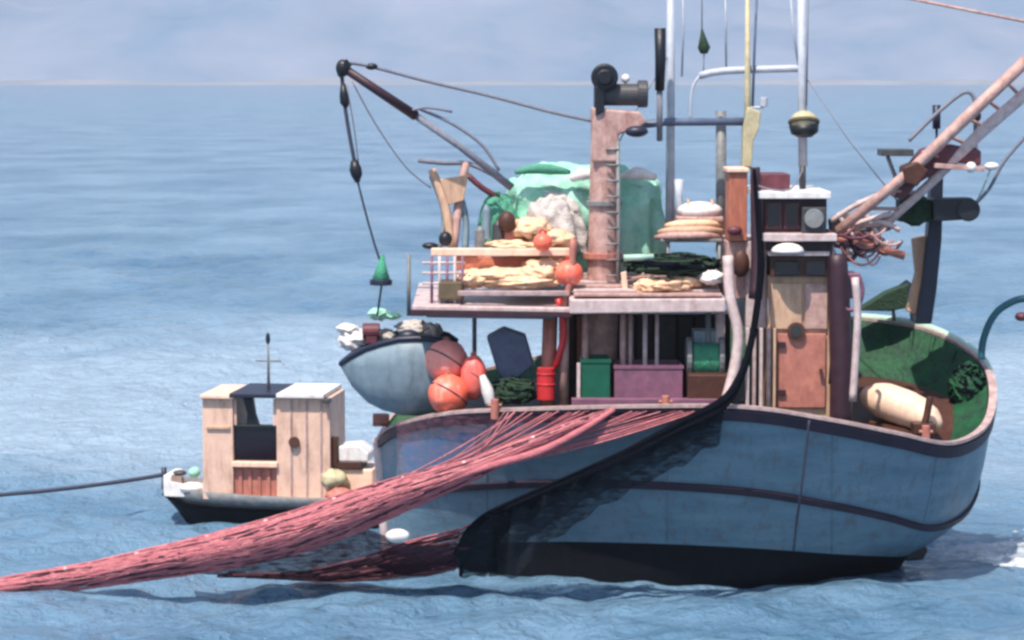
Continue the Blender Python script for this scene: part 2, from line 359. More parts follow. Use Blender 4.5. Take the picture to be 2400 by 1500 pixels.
def outw(c, v):
    a = hull_pt(min(c + 1, NC - 1), v) - hull_pt(max(c - 1, 0), v); bb = hull_pt(c, min(v + 0.1, 4)) - hull_pt(c, v - 0.1 if v >= 0.1 else v)
    nrm = a.cross(bb)
    if nrm.length < 1e-6: return Vector((0, -1, 0))
    nrm.normalize()
    q = hull_pt(c, v) - Vector((min(max(hull_pt(c, v).x, CEN.x - 3), CEN.x + 3), 40.7, 1.0)); q.z = 0
    return nrm if nrm.dot(q) > 0 else -nrm
b = B(); b.grid([[hull_pt(c, v) for c in range(NC)] for v in np.linspace(0, 2.0, 17)]); hull = b.build('hull', 'hull', boat, smooth=True)
b = B(); b.grid([[hull_pt(c, v) for c in range(NC)] for v in np.linspace(2.0, 4.0, 15)]); b.build('bottom', 'boot', boat, smooth=True)
def band(v0, v1, off, name, m, c0=0, c1=NC):
    rows = []
    for v, o_ in ((v0, -0.01), (v0, off), (v1, off), (v1, -0.01)):
        rows.append([hull_pt(c, v) + outw(c, max(min(v, 3.9), 0.12)) * o_ for c in range(c0, c1)])
    q = B(); q.grid(rows); return q.build(name, m, boat)
band(0.03, 0.20, 0.045, 'gunwale_strake', 'stripe')
band(0.96, 1.05, 0.05, 'rubbing_strake', 'stripe')
# hull plating seams standing a little proud, so the sides read as built plates
for cc in range(20, 76, 14):
    q = B(); q.tube([hull_pt(cc, v) + outw(cc, max(v, .12)) * 0.004 for v in np.linspace(0.22, 1.95, 10)], 0.009, 5); q.build('plate_seam', 'hull', boat, smooth=True)
# inner bulwark, cap rail and deck
rail = LV[0]
def inner(c, d, dz):
    p_ = rail[c]; q = Vector((min(max(p_.x, CEN.x - 3.2), CEN.x + 3.6), 40.6, 0)) - Vector((p_.x, p_.y, 0)); q.normalize()
    return p_ + q * d + Vector((0, 0, dz))
def deckz(p_): return 2.02 + (p_.y - 38.2) * 0.15
b = B(); rows = []
for t in np.linspace(0, 1, 6):
    rows.append([Vector((inner(c, 0.10 + 0.5 * t, 0).x, inner(c, 0.10 + 0.5 * t, 0).y, rail[c].z * (1 - t) + min(deckz(rail[c]), rail[c].z - 0.25) * t)) for c in range(NC)])
b.grid(rows); b.build('inner_bulwark', 'green', boat, smooth=True)
b = B(); b.grid([[inner(c, -0.04, 0.0) for c in range(NC)], [inner(c, -0.04, 0.045) for c in range(NC)], [inner(c, 0.08, 0.045) for c in range(NC)], [inner(c, 0.08, 0.0) for c in range(NC)]])
b.build('cap_rail', 'cap', boat)
b = B(); half = NC // 2; rows = []
for t in np.linspace(0, 1, 7):
    rows.append([])
    for c in range(half + 1):
        a_ = inner(c, 0.58, 0); d_ = inner(NC - 1 - c, 0.58, 0); q = a_.lerp(d_, t)
        za = min(deckz(rail[c]), rail[c].z - 0.25); zd = min(deckz(rail[NC - 1 - c]), rail[NC - 1 - c].z - 0.25)
        q.z = za * (1 - t) + zd * t + 0.01; rows[-1].append(q)
b.grid(rows); b.build('deck', 'brown', boat)
# frames (ribs) against the far inner bulwark
for c in range(88, 118, 4):
    q = B(); a_ = inner(c, 0.16, -0.02); e_ = inner(c, 0.5, 0); e_.z = deckz(rail[c]); q.tube([a_, e_], 0.035, 5); q.build('frame_rib', 'green', boat)
# bow blue panel, stem post
b = B(); rows = []
for v in np.linspace(0.34, 0.82, 4): rows.append([hull_pt(c, v) + outw(c, v) * 0.012 for c in range(9, 20)])
b.grid(rows); b.build('bow_panel', 'bluepanel', boat)
b = B(); b.ptube([(888,1026,41.5),(893,1080,41.45),(897,1180,41.45),(906,1310,41.45),(915,1380,41.5)], [0.11,0.1,0.08,0.07,0.05], 8, sub=3); b.build('stem_post', 'lilac', boat, smooth=True)
# hanging line on hull side
b = B(); b.ptube([(1897,985,37.75),(1888,1060,37.85),(1876,1160,38.0),(1866,1230,38.3),(1860,1290,38.5)], 0.018, 6, sub=4); b.build('fender_line', 'ropedk', boat, smooth=True)
# stern foot fitting
b = B(); b.prism([(2120,1282),(2160,1262),(2176,1290),(2164,1312),(2124,1316)], 39.9, 40.5); b.build('rudder_stock', 'black', boat, bevel=0.02)
for (x, y) in ((2170,1020),(1560,950),(1160,958)):
    q = B(); a_ = P(x, y, 38.6); q.cyl(a_ - Vector((0, 0, .15)), a_ + Vector((0, 0, .14)), 0.06); q.cyl(a_ + Vector((-.1, 0, .05)), a_ + Vector((.1, 0, .05)), 0.025); q.build('bollard', 'rosewood', boat, bevel=0.01)

# ------------------------------------------------------------------ wheelhouse tower
def part(name, m, fn, parent=boat, **k):
    q = B(); fn(q); return q.build(name, m, parent, **k)
def pb(name, m, x0, y0, x1, y1, Y0, Y1, parent=boat, bevel=0.012): return part(name, m, lambda q: q.pbox(x0, y0, x1, y1, Y0, Y1), parent, bevel=bevel)
def pt(name, m, pts, r, parent=boat, n=8, sub=0): return part(name, m, lambda q: q.ptube(pts, r, n, sub), parent, smooth=True)
wh = pb('wheelhouse', 'beige', 1797, 646, 1950, 1010, 39.3, 41.3)
pb('lower_panel', 'rosewood', 1822, 782, 1936, 956, 39.24, 39.32, wh)
pb('upper_panel', 'beige', 1806, 664, 1880, 772, 39.25, 39.32, wh)
pb('upper_panel', 'pink', 1886, 664, 1940, 772, 39.25, 39.32, wh)
part('porthole', 'brown', lambda q: q.cyl(P(1866, 776, 39.26), P(1866, 776, 39.18), 0.13, 18), wh, bevel=0.01)
part('porthole_glass', 'glass', lambda q: q.cyl(P(1866, 776, 39.2), P(1866, 776, 39.165), 0.085, 18), wh)
for x, w_, m in ((1752,10,'lilac'),(1768,9,'cap'),(1784,9,'lilac'),(1802,9,'cap'),(1815,8,'beige')):
    pb('wall_slat', m, x - w_/2, 770, x + w_/2, 960, 39.1, 39.24, wh, 0.006)
pb('window_shade', 'brown', 1806, 600, 1960, 648, 39.15, 41.2)
vz = pb('lower_window', 'glass', 1816, 612, 1872, 646, 39.12, 39.16, wh)
pb('lower_window', 'glass', 1888, 612, 1936, 646, 39.12, 39.16, wh)
pb('ledge', 'lilac', 1790, 548, 1962, 566, 38.95, 41.3)
pb('ledge', 'lilac', 1800, 590, 1955, 600, 39.05, 41.3)
pb('mid_wall', 'maroon', 1800, 566, 1950, 590, 39.2, 41.2)
part('deck_lamp', 'white', lambda q: q.ball(P(1846, 590, 39.0), 0.24, 0.2, 0.13, flat=True), smooth=True)
br = pb('bridge_cabin', 'maroon', 1788, 466, 1938, 550, 39.3, 41.2)
for x0, x1 in ((1795,1832),(1838,1874)):
    f_ = pb('window', 'pinkdk', x0, 474, x1, 536, 39.25, 39.32, br, 0.006)
    pb('pane', 'glass', x0 + 4, 478, x1 - 4, 532, 39.235, 39.26, f_, 0)
pb('equipment_box', 'dkgrey', 1880, 486, 1936, 548, 39.05, 39.35)
part('radar_drum', 'grey', lambda q: q.cyl(P(1908, 512, 39.05), P(1908, 512, 38.95), 0.14, 18), bevel=0.01)
pb('bridge_roof', 'white', 1776, 449, 1948, 466, 39.05, 41.4)
pb('roof_locker', 'pinkdk', 1784, 408, 1852, 449, 39.6, 40.5)
pb('roof_locker', 'orangewood', 1708, 402, 1752, 565, 39.4, 40.1)
pb('locker_lid', 'cream', 1704, 394, 1756, 404, 39.35, 40.15)
pb('side_wall', 'pink', 1702, 566, 1756, 700, 39.5, 41.4)
pb('side_wall', 'lilac', 1748, 566, 1798, 770, 39.45, 41.3)
part('life_light', 'brown', lambda q: q.ball(P(1736, 618, 39.35), 0.13, 0.08, 0.2), smooth=True)
part('locker_vent', 'pinkdk', lambda q: q.ball(P(1722, 540, 39.35), 0.11, 0.08, 0.07), smooth=True)
pt('wheelhouse_post', 'maroon', [(1770,392,39.3),(1772,500,39.25),(1776,620,39.2),(1770,700,39.1)], [0.07,0.08,0.1,0.1], sub=3)
pt('wheelhouse_post', 'maroon', [(1962,596,39.1),(1966,700,39.1),(1972,850,39.1),(1970,1010,39.1)], [0.14,0.16,0.17,0.16], sub=3)
pt('stanchion', 'lilac', [(2004,650,38.8),(2010,740,38.8),(2004,860,38.8),(1998,940,38.8)], 0.055, sub=3)
pt('stanchion', 'lilac', [(1706,600,39.1),(1712,700,39.0),(1730,780,38.95),(1722,860,38.9),(1700,945,38.8)], 0.08, sub=4)
part('exhaust_stub', 'dkgrey', lambda q: q.ptube([(1881,388,40.0),(1881,466,40.0)], 0.05, 12), smooth=True)
pt('cable_hook', 'purple', [(2010,640,39.0),(2022,680,39.0),(2010,720,39.0),(1985,725,39.0),(1975,700,39.0)], 0.03, sub=5)
part('side_box', 'purple', lambda q: q.pbox(1975,640,2012,700,39.3,39.8), bevel=0.03)

part('door_handle', 'brown', lambda q: q.cyl(P(1924,868,39.22), P(1924,868,39.14), 0.03), wh)
for y in (808, 920): pb('hinge', 'maroon', 1824, y - 6, 1842, y + 6, 39.19, 39.24, wh, 0.004)
pt('grab_rail', 'lilac', [(1800,700,39.15),(1800,760,39.15)], 0.015, wh)
pt('cable', 'black', [(1950,566,39.0),(1946,640,39.05),(1952,760,39.1),(1944,900,39.1)], 0.018, sub=4, n=6)
pt('cable', 'rope', [(1756,420,39.3),(1790,440,39.2),(1850,444,39.1),(1881,400,40.0)], 0.012, sub=4, n=6)
pt('stay_wire', 'rope', [(1880,170,40.4),(1990,330,40.1),(2110,480,39.9)], 0.01, n=5)
pt('stay_wire', 'rope', [(1572,120,40.8),(1490,260,40.5),(1452,330,40.3)], 0.01, n=5)
# ------------------------------------------------------------------ masts and poles above the wheelhouse
pt('signal_mast', 'mast', [(1572,-60,40.8),(1572,200,40.8),(1570,560,40.8)], [0.055,0.062,0.07], n=12)
ex = pt('exhaust_pipe', 'black', [(1547,66,40.3),(1548,140,40.3),(1546,212,40.3)], [0.085,0.08,0.07], n=14)
pt('pipe_bracket', 'rope', [(1546,212,40.3),(1546,330,40.4)], 0.045)
pt('signal_mast', 'mast', [(1878,-60,40.4),(1880,200,40.4),(1882,390,40.4)], [0.06,0.065,0.07], n=12)
pt('signal_mast', 'grey', [(1690,260,41.2),(1690,590,41.2)], 0.08, n=12)
pt('signal_mast', 'yellowish', [(1752,-60,40.5),(1752,200,40.5),(1752,395,40.5)], [0.03,0.045,0.06], n=12)
part('mast_bracket', 'yellowish', lambda q: q.prism([(1752,250),(1784,262),(1780,300),(1766,330),(1762,392),(1740,392),(1742,300)], 40.4, 40.7), bevel=0.02)
part('mast_lamp', 'mast', lambda q: (q.cyl(P(1790,250,40.5), P(1790,228,40.5), 0.06), q.cyl(P(1756,252,40.5), P(1790,252,40.5), 0.02)), bevel=0.01)
pt('spreader', 'mast', [(1640,178,40.8),(1700,166,40.7),(1885,160,40.4)], 0.055, sub=3)
pt('spreader', 'mast', [(1640,178,40.8),(1622,210,40.8),(1618,290,40.8)], 0.02, sub=3)
pt('crosstree', 'slate', [(1440,300,40.5),(1560,286,40.7),(1745,285,40.6)], 0.06)
pt('thin_aerial', 'mast', [(1600,-60,41),(1602,60,41),(1598,180,41)], 0.016, n=6)
pt('thin_aerial', 'mast', [(1700,-60,41),(1702,160,41)], 0.016, n=6)
pt('thin_aerial', 'slate', [(1776,-60,40.5),(1768,120,40.5),(1764,250,40.5)], 0.02, n=6)
pt('thin_aerial', 'mast', [(1850,-60,40.4),(1858,60,40.4),(1872,160,40.4)], 0.018, n=6)
part('cone_daymark', 'dkgreen', lambda q: q.tube([P(1645,66,40.8),P(1648,95,40.8),P(1650,112,40.8),P(1650,126,40.8)], [0.01,0.06,0.095,0.05], 12), smooth=True)
pt('halyard', 'rope', [(1645,-60,40.8),(1645,66,40.8)], 0.01, n=5); pt('halyard', 'rope', [(1650,126,40.8),(1648,180,40.8)], 0.01, n=5)
rad = part('radar_dome', 'yellowish', lambda q: (q.ball(P(1884,284,40.25), 0.2, 0.2, 0.16)), smooth=True)
part('dome_base', 'black', lambda q: q.tube([P(1884,292,40.25),P(1886,312,40.25),P(1886,322,40.25)], [0.225,0.2,0.1], 18), rad, smooth=True)
part('dome_band', 'olive', lambda q: q.ring(P(1884,286,40.25), 0.2, 0.035, Vector((0,0.3,1)), 24), rad, smooth=True)
pt('stay_wire', 'rope', [(1895,-60,40.4),(1890,250,40.3)], 0.012, n=5)
# stays to upper right
pt('stay_wire', 'pink', [(2060,-18,40.5),(2260,22,40.2),(2460,62,40)], 0.022, n=6)

# ------------------------------------------------------------------ main post with power block
mp_ = pt('main_post', 'pink', [(1418,262,40.2),(1416,400,40.2),(1414,560,40.2),(1410,760,40.2),(1406,960,40.2)], [0.19,0.21,0.22,0.24,0.24], n=16)
part('post_head', 'pink', lambda q: q.prism([(1386,252),(1500,262),(1516,286),(1500,300),(1450,316),(1452,380),(1388,380)], 39.95, 40.5), bevel=0.03)
part('post_flange', 'grey', lambda q: q.cyl(P(1416,470,40.2), P(1416,482,40.2), 0.27, 18), bevel=0.01)
part('post_flange', 'rosewood', lambda q: q.cyl(P(1413,592,40.2), P(1413,606,40.2), 0.29, 18), bevel=0.01)
pt('ladder_rail', 'grey', [(1448,330,39.95),(1450,560,39.95),(1446,720,39.95)], 0.03)
for y in range(350, 720, 37): pt('ladder_rung', 'grey', [(1420,y,39.93),(1450,y,39.93)], 0.016, n=6)
part('post_lamp', 'navy', lambda q: q.ball(P(1492,308,39.9), 0.17, 0.12, 0.085), smooth=True)
part('power_block_sheave', 'black', lambda q: (q.cyl(P(1417,181,39.9), P(1417,181,40.5), 0.2, 22), q.cyl(P(1417,181,39.82), P(1417,181,39.9), 0.12, 18)), bevel=0.03)
part('power_block_drum', 'dkgrey', lambda q: (q.cyl(P(1402,222,40.15), P(1512,222,40.15), 0.16, 22), q.cyl(P(1494,220,40.15), P(1518,220,40.15), 0.2, 22), q.cyl(P(1392,226,40.15), P(1406,226,40.15), 0.2, 22)), bevel=0.02)
part('block_yoke', 'black', lambda q: q.prism([(1394,200),(1420,210),(1416,262),(1396,272)], 39.9, 40.4), bevel=0.02)
part('block_lamp', 'white', lambda q: (q.ball(P(1466, 184, 40.2), 0.065), q.tube([P(1466, 184, 40.2), P(1466, 216, 40.2)], 0.02, 6)), smooth=True)

# ------------------------------------------------------------------ left boom and rigging
bm = pt('boom', 'maroon', [(800,156,39.8),(975,272,40.0)], [0.06,0.075], n=12)
pt('boom', 'rope', [(972,270,40.0),(1080,345,40.1),(1200,440,40.2)], [0.05,0.05,0.06], n=10)
part('boom_head', 'black', lambda q: (q.ball(P(803,160,39.8), 0.1, 0.09, 0.13), q.prism([(792,150),(812,138),(824,152),(800,186),(790,176)], 39.75, 39.9)), smooth=False, bevel=0.01)
part('boom_shackle', 'black', lambda q: q.ball(P(871,156,39.9), 0.09, 0.05, 0.05), smooth=True)
pt('topping_line', 'rope', [(812,146,39.8),(871,156,39.9),(1000,190,40),(1150,225,40.1),(1290,262,40.15),(1392,284,40.2)], 0.026, sub=4, n=6)
pt('topping_line', 'rope', [(955,262,39.95),(1000,252,39.95),(1060,262,40.0)], 0.02, sub=3, n=6)
pt('guy_line', 'rope', [(985,256,40.0),(1060,290,40.05),(1130,340,40.1),(1170,400,40.1)], 0.024, sub=4, n=6)
pt('guy_line', 'rope', [(825,190,39.8),(880,290,39.9),(950,390,40),(1010,440,40.1)], 0.012, sub=4, n=6)
part('hanging_block', 'black', lambda q: q.tube([P(804,196,39.8),P(806,222,39.8),P(808,240,39.8),P(812,252,39.8)], [0.035,0.065,0.07,0.03], 12), smooth=True)
pt('fall_line', 'ropedk', [(800,160,39.8),(806,230,39.8),(818,310,39.8),(832,385,39.8)], 0.028, n=6, sub=3)
pt('fall_line', 'rope', [(812,200,39.8),(830,300,39.8),(840,385,39.8)], 0.012, n=6, sub=3)
part('hanging_block', 'black', lambda q: q.tube([P(830,376,39.8),P(833,396,39.8),P(836,410,39.8),P(838,428,39.8)], [0.05,0.09,0.085,0.03], 12), smooth=True)
pt('fall_line', 'ropedk', [(838,424,39.8),(860,510,39.85),(880,580,39.9),(896,640,40),(884,740,40.1)], 0.016, n=6, sub=3)
mk = thing('pennant_marker', P(895, 660, 39.9), 'dark green cone marker hanging on the line below the left boom', 'marker')
part('cone', 'mintdk', lambda q: q.tube([P(897,596,39.9),P(894,630,39.9),P(893,662,39.9)], [0.02,0.08,0.15], 12), mk, smooth=True)
part('base', 'navy', lambda q: q.cyl(P(893,655,39.9), P(893,668,39.9), 0.165, 14), mk, bevel=0.01)
for x in (958,):
    pt('rail_post', 'grey', [(x,596,40.2),(x,740,40.2)], 0.03)

# ------------------------------------------------------------------ left upper platform, deck house
pl = part('upper_platform', 'lilac', lambda q: q.prism([(966,716),(1340,722),(1340,742),(966,736)], 39.2, 42.0, dz=0.12), bevel=0.015)
part('platform_edge', 'maroon', lambda q: q.prism([(962,726),(1342,732),(1342,744),(962,741)], 39.12, 39.22), bevel=0.006)
pt('platform_pipe', 'greybl', [(1000,738,39.4),(1300,742,39.4)], 0.04)
part('upper_deck_beam', 'lilac', lambda q: q.prism([(1335,702),(1700,700),(1700,732),(1335,736)], 38.9, 41.8, dz=0.1), bevel=0.02)
for k in range(8):
    part('roof_plank', 'lilac' if k % 2 else 'pink', lambda q, k=k: q.box(P(1345,700,39).x, 38.95 + k * 0.34, P(1400,698,39).z + 0.02 + 0.036 * k, P(1692,700,39).x, 38.95 + k * 0.34 + 0.31, P(1400,698,39).z + 0.06 + 0.036 * k), bevel=0.008)
# long planks/poles lying on the left platform
pb('bulkhead_rail', 'cap', 1072, 682, 1335, 694, 39.25, 39.35)
for y in (590, ): pb('top_rail', 'cream', 1010, 583, 1335, 600, 39.7, 39.95)
pb('top_rail', 'tarpor', 1066, 601, 1120, 618, 39.8, 40.0)
for x in (1012, 1030, 1048, 1066, 1084): pt('rail_post', 'lilac' if x % 4 else 'purple', [(x,600,39.5),(x,716,39.5)], 0.022)
for y in (616, 640, 664): pt('rail_bar', 'lilac', [(990,y,39.5),(1090,y,39.5)], 0.02)
pt('rail_post', 'rosewood', [(1344,560,39.4),(1338,650,39.4),(1318,736,39.4)], 0.05, sub=3)
# A-frame near the left
pt('frame_leg', 'beige', [(1012,398,40.5),(1040,470,40.4),(1062,590,40.3)], [0.06,0.07,0.06], sub=3)
pt('frame_leg', 'pink', [(1092,380,40.6),(1076,470,40.5),(1062,590,40.3)], [0.06,0.07,0.06], sub=3)
pt('frame_leg', 'grey', [(1010,412,40.5),(1040,500,40.4),(1030,590,40.3)], 0.035, sub=3)
pt('frame_top', 'rope', [(980,376,40.5),(1040,382,40.5),(1100,384,40.6),(1160,412,40.5)], 0.035, sub=3)
part('frame_plate', 'beige', lambda q: q.prism([(1030,420),(1098,410),(1086,470),(1052,480)], 40.35, 40.45), bevel=0.01)
pt('frame_leg', 'pinkdk', [(1096,410,40.6),(1130,440,40.6),(1180,470,40.7)], 0.045, sub=3)
pt('frame_leg', 'greybl', [(1082,470,40.5),(1092,520,40.5),(1090,590,40.4)], 0.05, sub=3)
part('deck_fitting', 'black', lambda q: q.ball(P(1044,560,40.0), 0.1, 0.1, 0.11), smooth=True)
part('deck_fitting', 'black', lambda q: q.ball(P(1008,576,40.0), 0.12, 0.08, 0.05), smooth=True)

# deck house bulkheads below the beam
dh = part('deck_house', 'maroon', lambda q: q.pbox(1318, 736, 1712, 1000, 41.2, 42.2))
for (x0, x1, m) in ((1322,1346,'brown'),(1352,1396,'rosewood'),(1400,1420,'dkgreen'),(1424,1446,'dkgreen'),(1452,1486,'pink'),(1492,1530,'maroon'),(1536,1584,'dkgrey'),(1590,1624,'black'),(1630,1700,'black')):
    pb('bulkhead_panel', m, x0, 742, x1, 860, 41.1, 41.2, dh, 0.01)
for (x, r_, m) in ((1322,0.075,'pink'),(1372,0.05,'pink'),(1460,0.045,'pink'),(1478,0.03,'cap'),(1512,0.035,'lilac'),(1540,0.03,'lilac'),(1688,0.07,'lilac'),(1660,0.04,'grey')):
    pt('stanchion', m, [(x, 730, 39.6), (x - 1, 965, 39.6)], r_, n=10)
pt('stanchion', 'rosewood', [(1290,738,39.7),(1286,860,39.7),(1282,965,39.7)], 0.11, n=12)
pt('stanchion', 'red', [(1308,700,39.5),(1322,780,39.5),(1302,860,39.5)], 0.05, sub=3)
pt('stanchion', 'grey', [(1112,742,41.6),(1112,900,41.6)], 0.035)
part('lower_coaming', 'purple', lambda q: q.prism([(1340,935),(1700,936),(1700,960),(1340,960)], 38.9, 39.1), bevel=0.01)
# winch
wn = part('winch', 'grey', lambda q: (q.cyl(P(1612,842,39.5), P(1692,842,39.5), 0.19, 20), q.cyl(P(1608,838,39.5), P(1620,838,39.5), 0.3, 22), q.cyl(P(1684,838,39.5), P(1696,838,39.5), 0.3, 22)), bevel=0.015)
pb('winch_housing', 'greybl', 1626, 776, 1680, 830, 39.6, 40.1)
part('winch_rope', 'mintdk', lambda q: [q.ring(P(1626 + 6 * i, 842, 39.5), 0.215, 0.03, Vector((1, 0, 0)), 20, 6) for i in range(10)], wn, smooth=True)
part('hatch_coaming', 'brown', lambda q: q.pbox(1612, 878, 1712, 960, 39.0, 39.9), bevel=0.02)

# ------------------------------------------------------------------ right boom with lattice, posts and power block
pt('lattice_boom', 'pink', [(1942,560,39.6),(2130,405,39.6),(2250,290,39.5),(2460,90,39.4)], [0.075,0.08,0.09,0.09], n=12)
pt('lattice_boom', 'lilac', [(2060,540,39.9),(2180,430,39.8),(2300,310,39.7),(2460,170,39.6)], [0.06,0.07,0.09,0.09], n=12)
for k in range(9):
    t = k / 9; a_ = P(1975 + 420 * t, 532 - 395 * t, 39.6); c_ = P(2075 + 360 * t, 527 - 335 * t, 39.85)
    q = B(); q.tube([a_, c_], 0.028, 6); q.build('boom_brace', 'pink', boat, smooth=True)
bp = part('boom_post', 'navy', lambda q: q.prism([(2184,400),(2212,400),(2208,560),(2196,680),(2184,760),(2146,760),(2162,660),(2176,540)], 40.6, 40.95), bevel=0.03)
part('post_face', 'beige', lambda q: q.prism([(2140,560),(2174,552),(2166,640),(2150,740),(2126,730),(2148,640)], 40.75, 41.0), bevel=0.02)
part('crane_block', 'black', lambda q: (q.prism([(2186,466),(2282,464),(2284,514),(2188,520)], 39.9, 40.4),), bevel=0.03)
part('crane_drum', 'black', lambda q: (q.cyl(P(2270,492,39.85), P(2270,492,40.5), 0.17, 20)), bevel=0.02)
part('crane_motor', 'dkgreen', lambda q: (q.ball(P(2145,492,40.3), 0.26, 0.25, 0.24, lump=0.15, ls=1.3), q.pbox(2110,470,2190,520,40.1,40.6)), bevel=0.02)
part('crane_head', 'pinkdk', lambda q: q.prism([(2166,350),(2230,338),(2300,352),(2300,388),(2240,382),(2200,400),(2150,432),(2118,470),(2096,462),(2118,412)], 39.7, 40.2), bevel=0.03)
part('crane_plate', 'pink', lambda q: q.prism([(2190,382),(2310,392),(2308,402),(2190,394)], 39.55, 40.1), bevel=0.01)
part('crane_clamp', 'brown', lambda q: q.prism([(2116,392),(2150,378),(2178,400),(2150,438),(2122,430)], 39.45, 39.9), bevel=0.03)
pb('foot_plate', 'dkgrey', 2066, 350, 2142, 366, 39.8, 40.3)
pt('plate_leg', 'grey', [(2080,366,40.0),(2100,420,40.0),(2108,452,39.9)], 0.03, sub=3)
pt('short_aerial', 'navy', [(2195,246,40.3),(2195,302,40.3)], 0.06, n=10); pt('short_aerial', 'navy', [(2195,300,40.3),(2196,360,40.3)], 0.02, n=8)
pt('hose', 'rope', [(2130,330,40),(2200,262,40),(2262,216,40),(2286,240,40),(2286,300,40),(2288,400,40)], 0.03, sub=6)
part('hose_knuckle', 'maroon', lambda q: q.ball(P(2284,272,39.9), 0.1), smooth=True)
part('hose_knuckle', 'black', lambda q: q.ball(P(2278,364,39.9), 0.11, 0.1, 0.13), smooth=True)
part('work_lamp', 'white', lambda q: q.ball(P(2276,392,39.6), 0.08), smooth=True)
part('work_lamp', 'white', lambda q: q.ball(P(2324,390,39.7), 0.11, 0.08, 0.06), smooth=True)
pt('crane_wire', 'rope', [(2460,260,39.6),(2360,370,39.8),(2320,440,39.9),(2284,480,39.9)], 0.026, sub=4, n=6)
pt('crane_wire', 'palegreen', [(2320,400,39.7),(2290,470,39.9),(2250,500,40)], 0.014, sub=3, n=6)
# stern rail pieces, davit hoop
pt('davit_hoop', 'teal', [(2300,842,40.9),(2304,800,40.9),(2322,752,40.9),(2350,720,40.9),(2400,700,40.9),(2470,712,40.9)], 0.055, sub=6, n=10)
part('hoop_block', 'pinkdk', lambda q: q.ball(P(2394,742,40.9), 0.1, 0.1, 0.07), smooth=True)
pt('stern_rail', 'palegreen', [(2010,742,42.75),(2110,752,42.6),(2200,776,42.2),(2290,828,41.5),(2320,872,41)], 0.06, sub=6, n=10)
pt('stern_stanchion', 'grey', [(2090,690,42.4),(2096,752,42.6)], 0.03)
pt('stern_stanchion', 'grey', [(2136,700,42.4),(2140,756,42.5)], 0.04)
part('vent_cowl', 'black', lambda q: q.tube([P(2112,704,42.3),P(2122,682,42.3),P(2136,664,42.3)], [0.13,0.15,0.1], 14), smooth=True)
part('mooring_post', 'brown', lambda q: (q.ptube([(2180,930,39.2),(2172,975,39.2),(2160,1016,39.2)], 0.055, 8), q.pbox(2142,994,2194,1018,39.05,39.4)), bevel=0.01)

# ------------------------------------------------------------------ things carried on the boat
def single(name, m, fn, label, cat, group=None, **k):
    q = B(); fn(q); o = q.build(name, m, None, **k); return tag(o, label, cat, group)
def heap(name, m, items, label, cat, lump=0.35, seed=1):
    q = B()
    for i, (x, y, Y, rx, ry, rd) in enumerate(items):
        s_ = Y / F; q.ball(P(x, y, Y), rx * s_, rd, ry * s_, 34, 20, lump=lump, ls=1.4, seed=seed + i * 1.7)
    o = q.build(name, m, None, smooth=True); return tag(o, label, cat)
def net_pile(name, m, m2, x, y, Y, rx, ry, rd, label, cat, cnt=60, seed=1, tr=0.022, lump=0.18):
    # a mound of netting: a soft core under many twisted, looping lines of twine
    rn = random.Random(seed); s_ = Y / F; c = P(x, y, Y)
    t_ = thing(name, c - Vector((0, 0, ry * s_)), label, cat)
    q = B(); q.ball(c, rx * s_ * 0.93, rd * 0.93, ry * s_ * 0.93, 30, 18, lump=lump, ls=1.1, seed=seed); q.build('core', m, t_, smooth=True)
    for k, mm in enumerate((m, m2)):
        for i in range(cnt // 2):
            th = rn.uniform(0, 6.28); ph = rn.uniform(0.1, 2.2); dth = rn.uniform(-0.14, 0.14); dph = rn.uniform(-0.05, 0.05); pts = []
            for j in range(16):
                th += dth + rn.uniform(-0.05, 0.05); ph += dph + rn.uniform(-0.05, 0.05)
                d = Vector((math.sin(ph) * math.cos(th), math.sin(ph) * math.sin(th), math.cos(ph)))
                w_ = 1 + lump * (noise.noise(d * 2.2 + Vector((seed, seed * 2, 0))) + 0.5 * noise.noise(d * 5.5 + Vector((0, seed, 3))))
                pts.append(c + Vector((d.x * rx * s_ * w_, d.y * rd * w_, d.z * ry * s_ * w_)))
            q = B(); q.tube(pts, tr * rn.uniform(0.6, 1.3), 5); q.build('twine', mm, t_, smooth=True)
    return t_
# green tarpaulin canopy on the left of the main post
cn = thing('tarpaulin', P(1270, 590, 41.0), 'broad pale mint green tarpaulin cover running behind the pink post', 'tarpaulin')
def drape(cx, cy, Y, rx, ry, rd, nf, dep, seed, name, m):
    q = B(); rows = []; s_ = Y / F; c = P(cx, cy, Y)
    for i in range(25):
        ph = (i / 24) * 1.75; row = []
        for j in range(73):
            th = j / 72 * 2 * math.pi
            fold = 1 + 0.10 * noise.noise(Vector((math.cos(th) * 1.5, math.sin(th) * 1.5, ph * 1.5 + seed))) + dep * math.sin(ph) ** 2 * math.sin(nf * th + 2.5 * noise.noise(Vector((math.cos(th), math.sin(th), seed)))) + 0.06 * noise.noise(Vector((math.cos(th) * 2, ph * 2, seed)))
            bx_ = (abs(math.cos(th)) ** 3.2 + abs(math.sin(th)) ** 3.2) ** (-1 / 3.2) if nf > 10 else 1.0; sp_ = math.sin(min(ph, 1.57)) ** (0.42 if nf > 10 else 0.75) * bx_
            zz = math.copysign(abs(math.cos(ph)) ** (0.55 if nf > 10 else 1.0), math.cos(ph)) * ry * s_ * (1 + 0.10 * noise.noise(Vector((math.cos(th) * ph, math.sin(th) * ph, seed))))
            cx_, sy_ = math.cos(th) * ph, math.sin(th) * ph
            wr = Vector((0, noise.noise(Vector((cx_ * 4, sy_ * 4, seed))), noise.noise(Vector((cx_ * 5, sy_ * 5, seed + 4))))) * (0.16 if nf > 10 else 0.08)
            row.append(c + Vector((sp_ * math.cos(th) * rx * s_ * fold, sp_ * math.sin(th) * rd * fold, zz)) + wr)
        rows.append(row)
    q.grid(rows); return q.build(name, m, cn, smooth=True)
